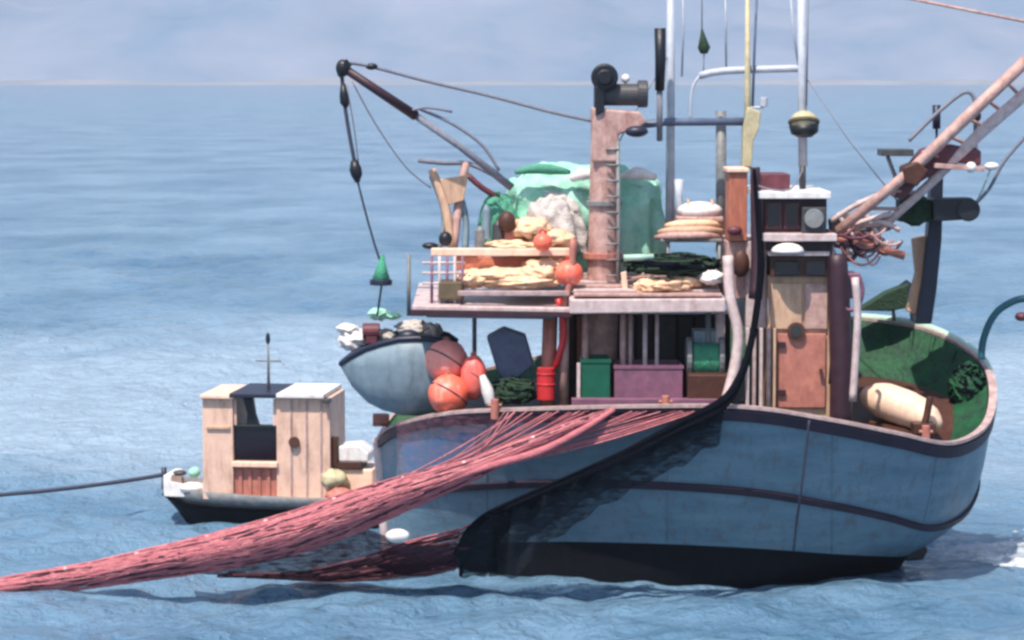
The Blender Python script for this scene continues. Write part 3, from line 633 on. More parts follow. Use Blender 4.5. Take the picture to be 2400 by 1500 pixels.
drape(1372, 575, 41.4, 180, 186, 0.7, 13, 0.07, 1.0, 'cover', 'mint')
drape(1300, 570, 40.75, 80, 120, 0.45, 9, 0.10, 4.0, 'grey_sheet', 'greymesh')
drape(1168, 570, 40.8, 50, 118, 0.4, 7, 0.12, 7.0, 'dark_cover', 'mint2')
part('white_fold', 'white', lambda q: q.ptube([(1340,420,40.6),(1365,408,40.5),(1392,412,40.5)], [0.05,0.1,0.05], 12, 4), cn, smooth=True)
part('white_fold', 'white', lambda q: q.ptube([(1455,414,40.7),(1495,406,40.6),(1536,416,40.7)], [0.04,0.1,0.05], 12, 4), cn, smooth=True)
part('top_fold', 'mint2', lambda q: q.ptube([(1208,404,40.6),(1250,396,40.5),(1290,397,40.5),(1336,404,40.6)], [0.03,0.075,0.08,0.03], 10, 4), cn, smooth=True)
# mint box structure right of the post
# life raft canister and coiled hoses
lr = thing('life_raft', P(1640, 520, 40.2), 'white rounded life raft canister above the dark green net', 'life raft')
part('canister', 'white', lambda q: q.ball(P(1640,494,40.3), 0.34, 0.3, 0.14), lr, smooth=True)
part('strap', 'beige', lambda q: (q.ring(P(1612,496,40.3), 0.17, 0.02, Vector((1,0,0))), q.ring(P(1668,496,40.3), 0.17, 0.02, Vector((1,0,0)))), lr, smooth=True)
part('cradle', 'pink', lambda q: q.pbox(1586,508,1696,520,40.0,40.6), lr, bevel=0.02)
rt = thing('inflatable_raft', P(1620, 565, 40.2), 'beige deflated rubber raft folded under the white life raft canister', 'raft')
for k, (y, x0, x1, m) in enumerate(((526,1560,1692,'tarp'),(541,1544,1694,'beige'),(554,1536,1690,'pink'))):
    part('tube', m, lambda q: q.ptube([(x0,y+3,40.1),(x0+30,y,39.95 - 0.05*k),(x1-40,y-2,39.95 - 0.05*k),(x1,y,40.1)], [0.03,0.06,0.06,0.03], 10, 4), rt, smooth=True)
for (x, Y) in ((1566, 39.9), (1686, 39.9), (1566, 40.7), (1686, 40.7)): pt('rack_leg', 'grey', [(x, 560, Y), (x, 712, Y)], 0.025)
pb('rack_shelf', 'grey', 1548, 560, 1694, 568, 39.85, 40.75)
single('vent_horn', 'mast', lambda q: q.ptube([(1591,420,40.4),(1592,470,40.4),(1588,510,40.4)], [0.07,0.05,0.06], 10), 'short pale vent horn standing left of the life raft', 'vent', smooth=True)
net_pile('net_heap', 'dkgreen', 'netblack', 1575, 620, 39.7, 112, 24, 0.55, 'long dark green net heap on the upper deck beside the wheelhouse', 'net heap', 110, 5, 0.022)
single('batten', 'palegreen', lambda q: q.ptube([(1462,604,39.3),(1532,602,39.3)], 0.045, 8), 'pale mint pole lying across the dark green net heap', 'pole', smooth=True)
heap('canvas_roll', 'tarp', [(1560,668,39.4,60,17,0.25),(1520,672,39.4,34,22,0.22),(1610,660,39.45,36,16,0.2)], 'crumpled cream canvas roll under the dark green net', 'canvas roll', 0.4, 8)
heap('white_sack', 'white', [(1668,650,39.3,28,17,0.2)], 'small bright white sack at the right end of the cream canvas', 'sack', 0.25, 12)
single('lamp_board', 'cream', lambda q: q.prism([(1455,640),(1468,636),(1474,696),(1462,702)], 39.5, 39.6), 'narrow cream board leaning at the foot of the pink post', 'board', bevel=0.01)
# heaped tarps on left platform
heap('tarp_heap', 'tarp', [(1170,648,39.9,90,24,0.45),(1270,636,39.9,56,30,0.45),(1110,652,39.8,40,22,0.4),(1300,618,40.1,44,26,0.4),(1220,660,39.7,100,16,0.4)], 'cream crumpled tarpaulin heap on the left upper platform', 'tarpaulin', 0.3, 2)
heap('tarp_heap', 'tarp', [(1245,536,40.3,48,26,0.4),(1290,560,40.3,60,22,0.4),(1210,574,40.2,70,14,0.4)], 'pale beige sail bundle above the orange board', 'sail bundle', 0.3, 4)
single('orange_board', 'tarpor', lambda q: q.pbox(1068,602,1262,632,40.1,40.25), 'long rusty orange board behind the cream tarpaulin heap', 'board', bevel=0.01)
for i, (x, y, r_, lab) in enumerate(((1334,640,0.2,'orange buoy beside the foot of the pink post'),(1272,568,0.14,'small pink red buoy on the beige sail bundle'))):
    t_ = thing('buoy', P(x, y, 39.5) - Vector((0,0,r_)), lab, 'buoy', 'orange buoys on the upper platform')
    part('float', 'orange', lambda q: q.ball(P(x,y,39.5), r_, r_, r_ * 0.95, 18, 12), t_, smooth=True)
    part('eye', 'red', lambda q: q.ring(P(x,y,39.5) + Vector((0,0,r_)), 0.04, 0.015), t_, smooth=True)
single('olive_box', 'olive', lambda q: q.pbox(1028,660,1084,704,39.4,39.9), 'olive brown canvas box at the left end of the platform', 'box', bevel=0.03)
for (x, y, w_, h_, m, lab) in ((1168,552,14,36,'dkgrey','dark upright can left of the rosy drum'),(1196,548,16,30,'rosewood','rosy drum standing on the upper platform'),(1126,560,14,30,'grey','small grey can at the left of the upper platform row'),(1140,520,10,40,'greybl','thin blue grey bottle behind the small cans')):
    s_ = 40.2 / F
    single('can', m, lambda q: (q.cyl(P(x,y+h_,40.2), P(x,y-h_*0.7,40.2), w_*s_, 16), q.cyl(P(x,y-h_*0.7,40.2), P(x,y-h_,40.2), w_*s_*0.9, 16, w_*s_*0.4)), lab, 'can', bevel=0.006)
single('rust_can', 'brown', lambda q: q.ball(P(1188,520,40.1), 0.13, 0.12, 0.16), 'round rust brown drum top between the cans and the sail bundle', 'drum', smooth=True)

hg = thing('hose_bundle', P(2030, 612, 39.5), 'tangle of pink and maroon hoses below the foot of the lattice boom', 'hoses')
rh = random.Random(11)
for i in range(20):
    x0 = rh.uniform(1936, 2060); x1 = x0 + rh.uniform(40, 90); y0 = rh.uniform(536, 578); y1 = y0 + rh.uniform(-14, 22); sag = rh.uniform(8, 46); d_ = rh.uniform(39.2, 39.6)
    pts = [(x0 + (x1 - x0) * t, y0 + (y1 - y0) * t + sag * 4 * t * (1 - t), d_ + 0.1 * t) for t in (0, .2, .4, .6, .8, 1)]
    part('hose', ('rosewood', 'maroon', 'lilac', 'pinkdk', 'pink')[i % 5], lambda q: q.ptube(pts, rh.uniform(0.012, 0.036), 8, 3), hg, smooth=True)
single('pink_bar', 'rosewood', lambda q: q.ptube([(1935,555,39.4),(2010,566,39.4),(2120,600,39.4)], 0.06, 8), 'rosy pipe lying under the tangle of hoses', 'pipe', smooth=True)
for (a_, b_, c_) in (((1946,520),(2000,484),(2070,452)),((1950,548),(2020,520),(2090,500)),((1962,500),(1990,540),(2000,560)),((2010,470),(2040,520),(2060,556)),((1990,540),(2060,520),(2110,540))):
    pt('boom_strut', 'lilac', [a_ + (39.9,), b_ + (39.85,), c_ + (39.8,)], 0.04, sub=3)
part('boom_foot', 'grey', lambda q: q.prism([(1946,516),(1980,496),(2040,512),(2080,500),(2090,540),(2000,556),(1950,552)], 39.95, 40.3), bevel=0.02)
single('triangle_tarp', 'dkgreen', lambda q: q.prism([(2012,728),(2080,686),(2130,666),(2134,720),(2086,730)], 42.0, 42.4), 'dark green triangular cover above the far stern rail', 'cover', bevel=0.02)

# dinghy at the bow, big buoy, etc.
dg = thing('dinghy', P(920, 960, 39.9), 'blue grey dinghy with dark gunwale carried at the bow', 'dinghy')
prof = [(800,850),(880,812),(960,792),(1010,790),(1080,796),(1120,806)]
Dg = []
bx = [800,826,860,896,936,976,1014,1046,1068]; ty = [852,834,816,804,794,792,794,802,816]; by = [858,905,940,958,968,970,970,968,960]; hw = [0.03,0.25,0.42,0.52,0.6,0.62,0.62,0.6,0.55]
rows = []
for x, a_, c_, w_ in zip(bx, ty, by, hw):
    tp = P(x, a_, 39.9 + 0.62 - w_ * 0.9); bt = P(x, c_, 39.9 + 0.62); dpt = tp.z - bt.z; row = []
    for k in range(17):
        g_ = math.pi * k / 16; yy = 40.5 - w_ * math.cos(g_) * (abs(math.cos(g_)) ** -0.35 if abs(math.cos(g_)) > 1e-3 else 0); zz = tp.z - dpt * math.sin(g_) ** 0.7
        row.append(Vector((tp.x, yy, zz)))
    rows.append(row)
q = B(); q.grid(rows); q.add(rows[-1], [tuple(range(17))]); q.build('shell', 'greybl', dg, smooth=True, thick=0.03)
q = B(); q.tube([r_[0] for r_ in rows], 0.045, 8); q.tube([r_[16] for r_ in rows], 0.045, 8); q.tube([rows[0][0], rows[0][16]], 0.045, 8); q.build('gunwale', 'navy', dg, smooth=True)
q = B(); q.box(P(930,800,40).x, 40.05, rows[4][0].z - .12, P(960,800,40).x, 40.95, rows[4][0].z - .08); q.build('thwart', 'beige', dg)
single('deck_fender', 'navy', lambda q: q.ball(P(958,788,40.2), 0.17, 0.12, 0.1), 'dark fender lying on the dinghy gunwale', 'fender', smooth=True)
for (x, y, Y, a_, c_, m, lab) in ((1052,924,39.5,0.30,0.29,'orange','big orange buoy lying lowest beside the dinghy, against the rail'),(1046,846,39.8,0.31,0.31,'faded','faded pink buoy on top of the orange one beside the dinghy'),(1110,884,39.55,0.19,0.33,'redorange','upright red orange buoy between the faded pink buoy and the white fender')):
    M.setdefault('faded', mat('faded_pink_plastic', rgb(232, 158, 146), 0.6, rgb(218, 136, 124), 4, bump=0.15, bscale=12, dirt=rgb(220, 120, 110), dirt_amt=0.5))
    M.setdefault('redorange', mat('red_orange_plastic', rgb(228, 84, 82), 0.45, rgb(222, 120, 104), 4, bump=0.1, dirt=rgb(220, 160, 150), dirt_amt=0.5))
    t_ = thing('buoy', P(x, y, Y) - Vector((0, 0, c_)), lab, 'buoy', 'buoys beside the dinghy')
    part('float', m, lambda q: q.ball(P(x, y, Y), a_, a_, c_, 26, 16, lump=0.07, ls=1.2, seed=x), t_, smooth=True)
    part('eye', 'rosewood', lambda q: (q.ring(P(x, y, Y) + Vector((0, 0, c_)), 0.035, 0.014)), t_, smooth=True)
    part('lashing', 'ropedk', lambda q: q.ring(P(x, y, Y), a_ * 1.0, 0.012, Vector((0.5, 0.3, 0.8)), 28, 5), t_, smooth=True)
single('white_fender', 'white', lambda q: q.ptube([(1130,880,39.1),(1142,915,39.1),(1150,950,39.1)], [0.04,0.09,0.07], 12, 3), 'white fender between the huge orange buoy and the rail', 'fender', smooth=True)
single('slate_panel', 'slate', lambda q: q.prism([(1140,790),(1180,768),(1232,786),(1252,856),(1196,902),(1168,880)], 39.9, 40.25), 'slate blue panel tilted behind the orange buoy', 'panel', bevel=0.03)
single('red_barrel', 'red', lambda q: (q.cyl(P(1280,936,39.4), P(1280,862,39.4), 0.13, 18), q.ring(P(1280,900,39.4), 0.13, 0.012, Vector((0,0,1))), q.ring(P(1280,876,39.4), 0.13, 0.012, Vector((0,0,1)))), 'small red barrel between the slate panel and the green crate', 'barrel', bevel=0.01)
net_pile('folded_net', 'dkgreen', 'netblack', 1200, 918, 39.6, 56, 32, 0.3, 'dark green net folded on deck beneath the slate panel', 'net', 50, 4, 0.02)
def crate(name, m, x0, y0, x1, y1, Y0, Y1, label):
    a_ = P(x0, y1, Y0); c_ = P(x1, y0, Y0); t_ = thing(name, ((a_.x + c_.x) / 2, (Y0 + Y1) / 2, a_.z), label, 'crate')
    th = 0.03
    for nm, bx_ in (('side', (a_.x, Y0, a_.z, c_.x, Y0 + th, c_.z)), ('side', (a_.x, Y1 - th, a_.z, c_.x, Y1, c_.z)), ('end', (a_.x, Y0 + th, a_.z, a_.x + th, Y1 - th, c_.z)), ('end', (c_.x - th, Y0 + th, a_.z, c_.x, Y1 - th, c_.z)), ('base', (a_.x + th, Y0 + th, a_.z, c_.x - th, Y1 - th, a_.z + th))):
        q = B(); q.box(*bx_); q.build(nm, m, t_, bevel=0.006)
    q = B(); q.box(a_.x - 0.015, Y0 - 0.015, c_.z - 0.05, c_.x + 0.015, Y0, c_.z); q.build('rim', m, t_)
M['crategreen'] = mat('green_plastic', rgb(16, 92, 70), 0.45, rgb(10, 70, 54), 5)
crate('crate', 'crategreen', 1362, 842, 1430, 950, 39.2, 39.9, 'dark green crate beside the foot of the pink post')
crate('crate', 'purple', 1440, 856, 1600, 950, 39.2, 40.0, 'wide dusky purple crate right of the dark green crate')
single('pale_stake', 'lilac', lambda q: q.pbox(1352,852,1360,944,39.15,39.25), 'thin pale stake standing left of the green crate', 'stake')
net_pile('stern_net', 'green', 'netblack', 2268, 915, 40.9, 44, 64, 0.35, 'dark green net lying in the round corner of the stern', 'net', 90, 9, 0.02, 0.1)
sb = thing('sail_bundle', P(2110, 1005, 39.7), 'compact cream rolled cover lying on the stern deck', 'rolled cover')
part('roll', 'cream', lambda q: q.ptube([(2022,915,40.2),(2040,928,40.15),(2075,940,40.0),(2130,960,39.8),(2180,985,39.55),(2205,1000,39.5)], [0.06,0.2,0.27,0.27,0.2,0.05], 22, 4), sb, smooth=True)
part('fold', 'cream', lambda q: q.ptube([(2050,912,40.25),(2100,925,40.1),(2160,952,39.8),(2196,984,39.6)], [0.05,0.13,0.13,0.06], 14, 4), sb, smooth=True)
# bow clutter
single('bow_windlass', 'pinkdk', lambda q: (q.cyl(P(850,776,40.7), P(890,776,40.7), 0.12, 16), q.pbox(858,780,884,806,40.6,40.9)), 'small maroon windlass above the dinghy bow', 'windlass', bevel=0.01)
heap('white_bundle', 'white', [(830,796,41.0,36,26,0.25),(815,770,41.0,26,12,0.2)], 'white cloth bundle above the bow of the dinghy', 'bundle', 0.3, 21)
heap('green_bundle', 'mint', [(888,736,40.9,26,14,0.18),(920,740,40.9,20,9,0.15)], 'small green net bundle at the foot of the cone marker', 'bundle', 0.3, 23)
heap('grey_bundle', 'greymesh', [(900,790,41.0,30,20,0.2),(970,770,41.0,40,20,0.25),(1010,776,41.0,26,20,0.2)], 'grey net bundle behind the dinghy', 'bundle', 0.3, 25)
single('bow_roller', 'rosewood', lambda q: q.cyl(P(874,984,41.2), P(912,984,41.2), 0.1, 14), 'rosy roller fixed above the stem beneath the dinghy', 'roller', bevel=0.01)

# ------------------------------------------------------------------ nets over the near side
def ribbon(x, tab):
    for (xa, ya), (xb, yb) in zip(tab, tab[1:]):
        if xa <= x <= xb: t = (x - xa) / (xb - xa); return ya + (yb - ya) * t
    return tab[0][1] if x < tab[0][0] else tab[-1][1]
TOP = [(-60,1372),(30,1350),(200,1322),(400,1276),(560,1236),(700,1196),(830,1150),(960,1112),(1100,1078),(1230,1030),(1350,985),(1440,955)]
BOT = [(-60,1412),(30,1398),(200,1378),(400,1350),(560,1328),(700,1296),(830,1250),(960,1192),(1100,1128),(1230,1066),(1350,1008),(1440,968)]
DEP = [(-60,38.75),(30,38.7),(300,38.3),(700,37.9),(1100,37.6),(1300,37.6),(1440,37.85)]
net = thing('fishing_net', P(500, 1330, 38.3), 'long crimson fishing net hauled from the water up over the near rail', 'fishing net')
q = B(); rows = []
for i in range(90):
    x = -60 + 1500 * i / 89; t_, bt = ribbon(x, TOP) + 4, ribbon(x, BOT) - 6; d = ribbon(x, DEP); row = []
    for k in range(12):
        g_ = k / 11; y = t_ + (bt - t_) * g_; th = (bt - t_) / F * 38 * 0.32
        row.append(P(x, y + 3 * noise.noise(Vector((x * 0.02, g_ * 4, 0))), d - th * math.sin(g_ * math.pi) + 0.05 * noise.noise(Vector((x * 0.03, g_ * 9, 5)))))
    rows.append(row)
q.grid(rows[:62]); q.build('gathered_mesh', 'netred', net, smooth=True)
M['sheerred'] = sheer('sheer_crimson_net', rgb(196, 116, 130), 0.4)
q = B(); q.grid(rows[61:]); q.build('gathered_mesh', 'sheerred', net, smooth=True)
for nm, m, cnt in (('strand', 'netred', 64), ('strand', 'netpink', 46), ('strand', 'netdark', 14)):
    for s_ in range(cnt):
        u0 = random.random(); fr = random.uniform(0.6, 1.6); ph = random.random() * 6.28; am = random.uniform(0.03, 0.22); r_ = random.uniform(0.006, 0.019)
        x0 = random.uniform(-60, 500) if s_ % 3 else -60; x1 = random.choice((random.uniform(760, 1150), random.uniform(900, 1440)))
        pts = []
        for i in range(46):
            x = x0 + (x1 - x0) * i / 45; t_, bt = ribbon(x, TOP), ribbon(x, BOT)
            g_ = min(max(u0 + am * math.sin(x * 0.006 * fr + ph), -0.02), 1.02); th = (bt - t_) / F * 38 * 0.36
            pts.append(P(x, t_ + (bt - t_) * g_ + random.uniform(-1, 1), ribbon(x, DEP) - th * math.sin(min(max(g_, 0), 1) * math.pi) - 0.03 - random.uniform(0, 0.02)))
        q = B(); q.tube(pts, r_, 4); q.build(nm, m, net, smooth=True)
q = B(); q.ptube([(x, ribbon(x, TOP) + 2, ribbon(x, DEP) - 0.02) for x in range(-60, 1441, 50)], 0.02, 6, 2); q.build('head_rope', 'netpink', net, smooth=True)
for k in range(26):
    x = 60 + k * 52 + random.uniform(-12, 12)
    q = B(); c_ = P(x, ribbon(x, TOP) + 4, ribbon(x, DEP) - 0.05); q.ball(c_, 0.045, 0.03, 0.03, 10, 7); q.build('cork', ('netpink', 'netred', 'lilac')[k % 3], net, smooth=True)
# dark web hanging below to the water
WB = [(440,1344),(600,1352),(760,1364),(900,1362),(1000,1352),(1070,1336),(1100,1290)]
WD = [(440,38.6),(700,39.0),(900,39.3),(1100,38.6)]
q = B(); rows = []
for i in range(60):
    x = 440 + 660 * i / 59; a_ = ribbon(x, BOT) - 14; a_ = max(a_, ribbon(x, [(440,0),(860,1240),(960,1276),(1100,1282)]) if x > 860 else 0); c_ = max(ribbon(x, WB), a_ + 8); row = []
    for k in range(12):
        g_ = k / 11; row.append(P(x, a_ + (c_ - a_) * g_, ribbon(x, DEP) * (1 - g_) + ribbon(x, WD) * g_ + 0.09 * noise.noise(Vector((x * 0.012, g_ * 6, 7))) * 2))
    rows.append(row)
q.grid(rows); q.build('hanging_mesh', 'sheerwine', net, smooth=True)
for s_ in range(70):
    xa = random.uniform(500, 940); xb = random.uniform(1000, 1110); u = random.random(); pts = []
    for i in range(24):
        x = xa + (xb - xa) * i / 23; lo = ribbon(x, WB); hi = max(ribbon(x, BOT) + 4, 1215)
        tt = (x - 500) / 600; y = lo - (lo - hi) * (0.04 + 0.75 * u * tt) + 4 * math.sin(x * 0.02 + s_)
        gg = (y - ribbon(x, BOT)) / max(ribbon(x, WB) - ribbon(x, BOT), 1)
        pts.append(P(x, y, ribbon(x, DEP) * (1 - gg) + ribbon(x, WD) * gg - 0.09))
    q = B(); q.tube(pts, random.uniform(0.006, 0.018), 4); q.build('strand', ('netred', 'netdark', 'netpink')[s_ % 3], net, smooth=True)
single('net_float', 'white', lambda q: q.ball(P(932,1256,37.5), 0.17, 0.11, 0.1, 18, 12), 'single white float on the dark net below the bow', 'net float', smooth=True)
q = B(); rows = []
for i in range(40):
    x = 930 + 560 * i / 39; yt = 975; yb = min(ribbon(x, BOT), ribbon(x, TOP) + 40); row = []
    for k in range(8): g_ = k / 7; row.append(P(x, yt + (max(yb, yt + 10) - yt) * g_, 39.0 - 1.25 * min(i / 12, 1) + 0.05 * math.sin(x * 0.06)))
    rows.append(row)
q.grid(rows); q.build('sheer_mesh', 'sheerpink', net, smooth=True)
for k in range(34):
    u = random.random(); xa = random.uniform(880, 1080); ya = ribbon(xa, TOP) + random.uniform(-6, 40); xb = random.uniform(1180, 1660); yb = 962 + random.uniform(0, 6); pts = []
    for i in range(12):
        t = i / 11; x = xa + (xb - xa) * t; y = ya + (yb - ya) * t + 26 * (1 - u) * math.sin(t * math.pi)
        pts.append(P(x, y, 37.72 + 0.3 * (1 - t) * (x < 1000) + 0.02 * u))
    q = B(); q.tube(pts, random.uniform(0.004, 0.012), 4); q.build('strand', ('netpink', 'netred')[k % 2], net, smooth=True)
# black gathered net from the wheelhouse top down across the hull
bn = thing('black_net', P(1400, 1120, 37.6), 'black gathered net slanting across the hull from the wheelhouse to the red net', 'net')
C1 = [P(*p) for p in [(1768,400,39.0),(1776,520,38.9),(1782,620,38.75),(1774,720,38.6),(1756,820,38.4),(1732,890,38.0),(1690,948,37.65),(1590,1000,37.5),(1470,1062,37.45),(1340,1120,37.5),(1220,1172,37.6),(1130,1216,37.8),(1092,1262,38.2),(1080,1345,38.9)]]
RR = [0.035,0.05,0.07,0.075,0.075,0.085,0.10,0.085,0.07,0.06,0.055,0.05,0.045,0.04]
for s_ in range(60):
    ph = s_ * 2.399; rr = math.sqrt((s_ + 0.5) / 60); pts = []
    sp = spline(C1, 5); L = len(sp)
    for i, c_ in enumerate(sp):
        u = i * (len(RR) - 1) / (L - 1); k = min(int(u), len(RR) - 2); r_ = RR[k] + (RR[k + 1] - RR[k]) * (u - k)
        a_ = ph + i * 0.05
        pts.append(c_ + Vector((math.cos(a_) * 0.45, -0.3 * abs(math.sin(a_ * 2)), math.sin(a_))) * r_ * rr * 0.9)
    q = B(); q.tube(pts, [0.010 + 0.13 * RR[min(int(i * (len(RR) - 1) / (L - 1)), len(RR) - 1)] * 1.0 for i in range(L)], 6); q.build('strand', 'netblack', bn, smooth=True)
# loose black net; its sheer layers are modelled shade below it on the hull
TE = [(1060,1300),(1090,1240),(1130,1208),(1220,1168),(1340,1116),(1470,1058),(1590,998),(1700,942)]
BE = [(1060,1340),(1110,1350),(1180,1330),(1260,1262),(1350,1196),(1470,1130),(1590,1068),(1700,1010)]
for layer, (mm, kk, off) in enumerate((('netblack', 0.55, 0.0), ('sheershade', 1.0, 0.05), ('sheershade', 1.45, 0.1))):
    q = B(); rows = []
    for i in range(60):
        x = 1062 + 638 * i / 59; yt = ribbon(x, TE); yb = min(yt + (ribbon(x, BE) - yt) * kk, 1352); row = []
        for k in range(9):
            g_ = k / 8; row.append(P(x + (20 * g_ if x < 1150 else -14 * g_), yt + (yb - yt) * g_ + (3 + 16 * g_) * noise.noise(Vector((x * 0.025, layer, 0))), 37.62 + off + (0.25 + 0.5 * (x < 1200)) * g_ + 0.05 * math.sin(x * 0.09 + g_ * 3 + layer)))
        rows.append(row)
    q.grid(rows); q.build('mesh_and_shade', mm, bn, smooth=True)
# single rope bits on hull
single('slack_rope', 'netred', lambda q: q.ptube([(1440,960,37.75),(1360,1010,37.6),(1260,1060,37.5),(1150,1092,37.45),(1040,1130,37.5)], [0.03,0.05,0.06,0.05,0.03], 8, 5), 'loose crimson strand lying above the gathered net on the hull side', 'rope', smooth=True)

# ------------------------------------------------------------------ small workboat at left
wb = thing('workboat', (P(640, 1240, 45.2).x, 45.2, 0.0), 'small cream workboat with black hull and square wheelhouse behind the net', 'workboat')
Yn = 44.6
def small_hull():
    xs_ = [372, 400, 450, 520, 620, 740, 860, 960, 1010]; hw_ = [0.04, 0.32, 0.6, 0.8, 0.95, 1.0, 0.95, 0.85, 0.8]
    return xs_, hw_
xs_, hw_ = small_hull(); Yc = 45.5
tops = [1136, 1142, 1150, 1154, 1156, 1158, 1158, 1154, 1152]; mids = [1176, 1180, 1184, 1186, 1186, 1186, 1186, 1184, 1182]
rows_t, rows_b = [], []
for x, w_, t_, m_ in zip(xs_, hw_, tops, mids):
    zt = P(x, t_, 44.8).z; zm = P(x, m_, 44.8).z; X = P(x, t_, 44.8).x
    rows_t.append([Vector((X, Yc - w_ * 1.0, zt)), Vector((X, Yc - w_ * 0.96, (zt + zm) / 2)), Vector((X + 0.02, Yc - w_ * 0.9, zm))])
    inn = 0.25 if x < 410 else 0.12
    rows_b.append([Vector((X + 0.02, Yc - w_ * 0.9, zm)), Vector((X + inn, Yc - w_ * 0.8, zm - 0.25)), Vector((X + inn * 2, Yc - w_ * 0.6, zm - 0.6)), Vector((X + inn * 2.2, Yc, zm - 0.8))])
def mirror(rs_): return [[Vector((p_.x, 2 * Yc - p_.y, p_.z)) for p_ in r_][::-1] for r_ in rs_]
q = B(); q.grid(rows_t); q.grid(mirror(rows_t)); q.build('topsides', 'grey', wb, smooth=True, thick=0.04)
q = B(); q.grid([a_ + m_[1:] for a_, m_ in zip(rows_b, mirror(rows_b))]); q.build('hull', 'boot', wb, smooth=True, thick=0.03)
q = B(); q.grid([[r_[1].lerp(Vector((r_[1].x, 2 * Yc - r_[1].y, r_[1].z)), k) for k in (0, 0.5, 1)] for r_ in rows_t]); q.build('deck', 'cream', wb)
q = B(); q.tube([r_[2] + Vector((0, -0.02, 0)) for r_ in rows_t], 0.035, 6); q.build('rubbing_strake', 'boot', wb, smooth=True)
def wpb(name, m, x0, y0, x1, y1, Y0, Y1, parent=wb, bevel=0.012): return pb(name, m, x0, y0, x1, y1, Y0, Y1, parent, bevel)
wpb('bow_bulwark', 'white', 392, 1118, 410, 1162, 45.1, 45.9)
part('bow_bulwark', 'white', lambda q: q.prism([(396,1130),(470,1142),(500,1128),(500,1168),(396,1166)], 44.95, 45.0), wb)
pt('bow_post', 'navy', [(386,1100,45.5),(386,1150,45.5)], 0.045, wb)
part('anchor', 'dkgrey', lambda q: (q.ball(P(425,1112,45.4), 0.12, 0.1, 0.05),), wb, smooth=True)
part('mooring_buoy', 'mint', lambda q: q.ball(P(462,1110,45.3), 0.1, 0.1, 0.09, lump=0.1), wb, smooth=True)
part('sack', 'white', lambda q: q.ball(P(462,1146,45.0), 0.2, 0.15, 0.1, lump=0.15), wb, smooth=True)
ca = wpb('cabin_wall', 'cabin', 492, 938, 562, 1172, 44.75, 46.1)
cb = wpb('cabin_wall', 'cabin', 666, 934, 790, 1172, 44.75, 46.1)
wpb('front_panel', 'rosewood', 562, 1094, 666, 1168, 44.8, 44.86)
for x in (580, 602, 624, 646): wpb('panel_batten', 'rosewood', x - 4, 1100, x + 4, 1162, 44.77, 44.8)
wpb('sill', 'cream', 560, 1084, 668, 1096, 44.68, 44.88)
dk = wpb('dark_window', 'glass', 562, 1002, 666, 1086, 44.84, 44.9)
wpb('window_bar', 'black', 560, 998, 668, 1006, 44.8, 44.92)
part('window_post', 'black', lambda q: q.prism([(584,938),(606,938),(612,975),(622,1004),(592,1004),(594,972)], 44.85, 45.0), wb)
wpb('rear_wall', 'cream', 562, 1010, 666, 1172, 45.95, 46.1)
for x in (566, 660): wpb('window_frame', 'cabin', x - 4, 938, x + 4, 1000, 44.8, 44.86)
wpb('roof_edge', 'navy', 555, 926, 668, 936, 44.65, 46.2)
wpb('roof', 'cream', 486, 930, 566, 939, 44.66, 46.2)
wpb('roof', 'white', 666, 925, 778, 935, 44.62, 46.2)
wpb('roof_lamp', 'dkgrey', 776, 936, 792, 946, 44.6, 44.8)
for x in (700, 736, 770): wpb('wall_batten', 'cap', x - 1.5, 940, x + 1.5, 1168, 44.735, 44.76, cb, 0)
part('porthole', 'brown', lambda q: q.cyl(P(707,1036,44.76), P(707,1036,44.68), 0.09, 16), cb, bevel=0.01)
wpb('wall_trim', 'beige', 500, 1002, 556, 1010, 44.71, 44.76, ca)
pt('antenna', 'grey', [(637,930,45.3),(636,850,45.3),(634,785,45.3)], [0.03,0.022,0.012], wb)
pt('antenna_cross', 'grey', [(606,850,45.3),(666,850,45.3)], 0.014, wb)
part('antenna_tip', 'navy', lambda q: q.ball(P(635,798,45.3), 0.04, 0.04, 0.1), wb, smooth=True)
part('engine_cover', 'white', lambda q: q.prism([(806,1044),(852,1040),(878,1060),(876,1080),(808,1080)], 44.9, 45.5), wb, bevel=0.03)
part('engine_frame', 'brown', lambda q: (q.pbox(788,1024,806,1092,44.85,45.0), q.pbox(806,1080,862,1096,44.85,45.4)), wb, bevel=0.01)
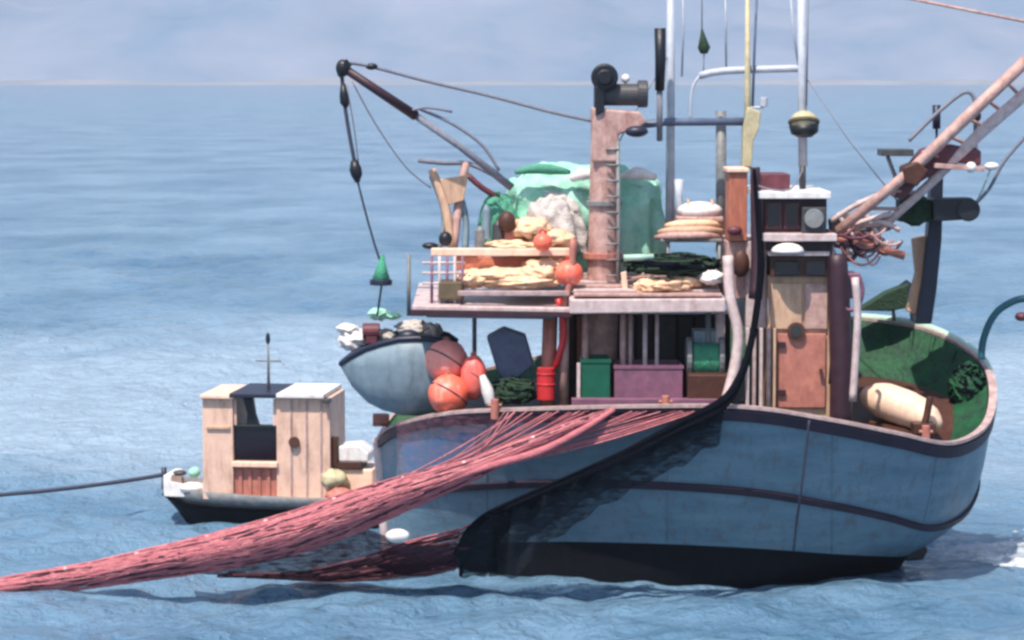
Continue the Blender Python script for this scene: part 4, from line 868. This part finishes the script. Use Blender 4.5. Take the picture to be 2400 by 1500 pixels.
part('aft_box', 'cream', lambda q: q.pbox(790,1096,888,1170,44.9,45.8), wb, bevel=0.03)
part('aft_bundle', 'yellowish', lambda q: q.ball(P(800,1120,44.8), 0.22, 0.2, 0.16, 20, 12, lump=0.3, seed=3), wb, smooth=True)
part('net_basket', 'rosewood', lambda q: q.ball(P(812,1160,44.7), 0.22, 0.2, 0.16, 20, 12, lump=0.3, seed=7), wb, smooth=True)
wb.location = wb.location + Vector((0, -0.7, 0.1)); wb.rotation_euler.z = R(-7)
single('tow_rope', 'ropedk', lambda q: q.ptube([(386,1112,45.5),(300,1126,45.3),(180,1142,45),(90,1152,44.8),(30,1157,44.7),(-80,1168,44.5)], 0.035, 8, 4), 'dark rope running left from the bow of the small workboat', 'rope', smooth=True)

# ------------------------------------------------------------------ foam near the stern
M['foamsheet'] = sheer('broken_white_foam', rgb(244, 248, 252), 0.34, 3.0)
def pixel_sea(x, y):
    D = CAM_H / math.tan(R(PITCH) + math.atan((y - 750) / F)); return Vector((P(x, y, D).x, D, 0.0))
q = B(); rows = []
for j in range(22):
    v = j / 21; row = []
    for i in range(50):
        u = i / 49; c_ = pixel_sea(2175 + 330 * u, 1300 + 10 * u); half = 0.25 + 1.5 * u
        pp = c_ + Vector((0.1 * noise.noise(Vector((u * 9, v * 5, 1))), (v - 0.5) * 2 * half, 0)); e_ = math.sin(v * math.pi)
        pp.z = 0.035 + 0.09 * e_ * (0.6 + noise.noise(Vector((pp.x * 3, pp.y * 3, 2)))); row.append(pp)
    rows.append(row)
q.grid(rows)
rf = random.Random(5)
for i in range(240):
    u = rf.random(); c_ = pixel_sea(2190 + 300 * u, 1300 + 10 * u); s_ = 0.012 + 0.035 * rf.random()
    q.ball(c_ + Vector((0, rf.gauss(0, 0.35 + 0.5 * u), 0.08 + 0.03 * rf.random())), s_ * 1.6, s_, s_ * 0.6, 7, 5)
tag(q.build('wake_foam', 'foamsheet', None, smooth=True), 'white churned foam on the sea behind the stern', None, None, 'stuff')
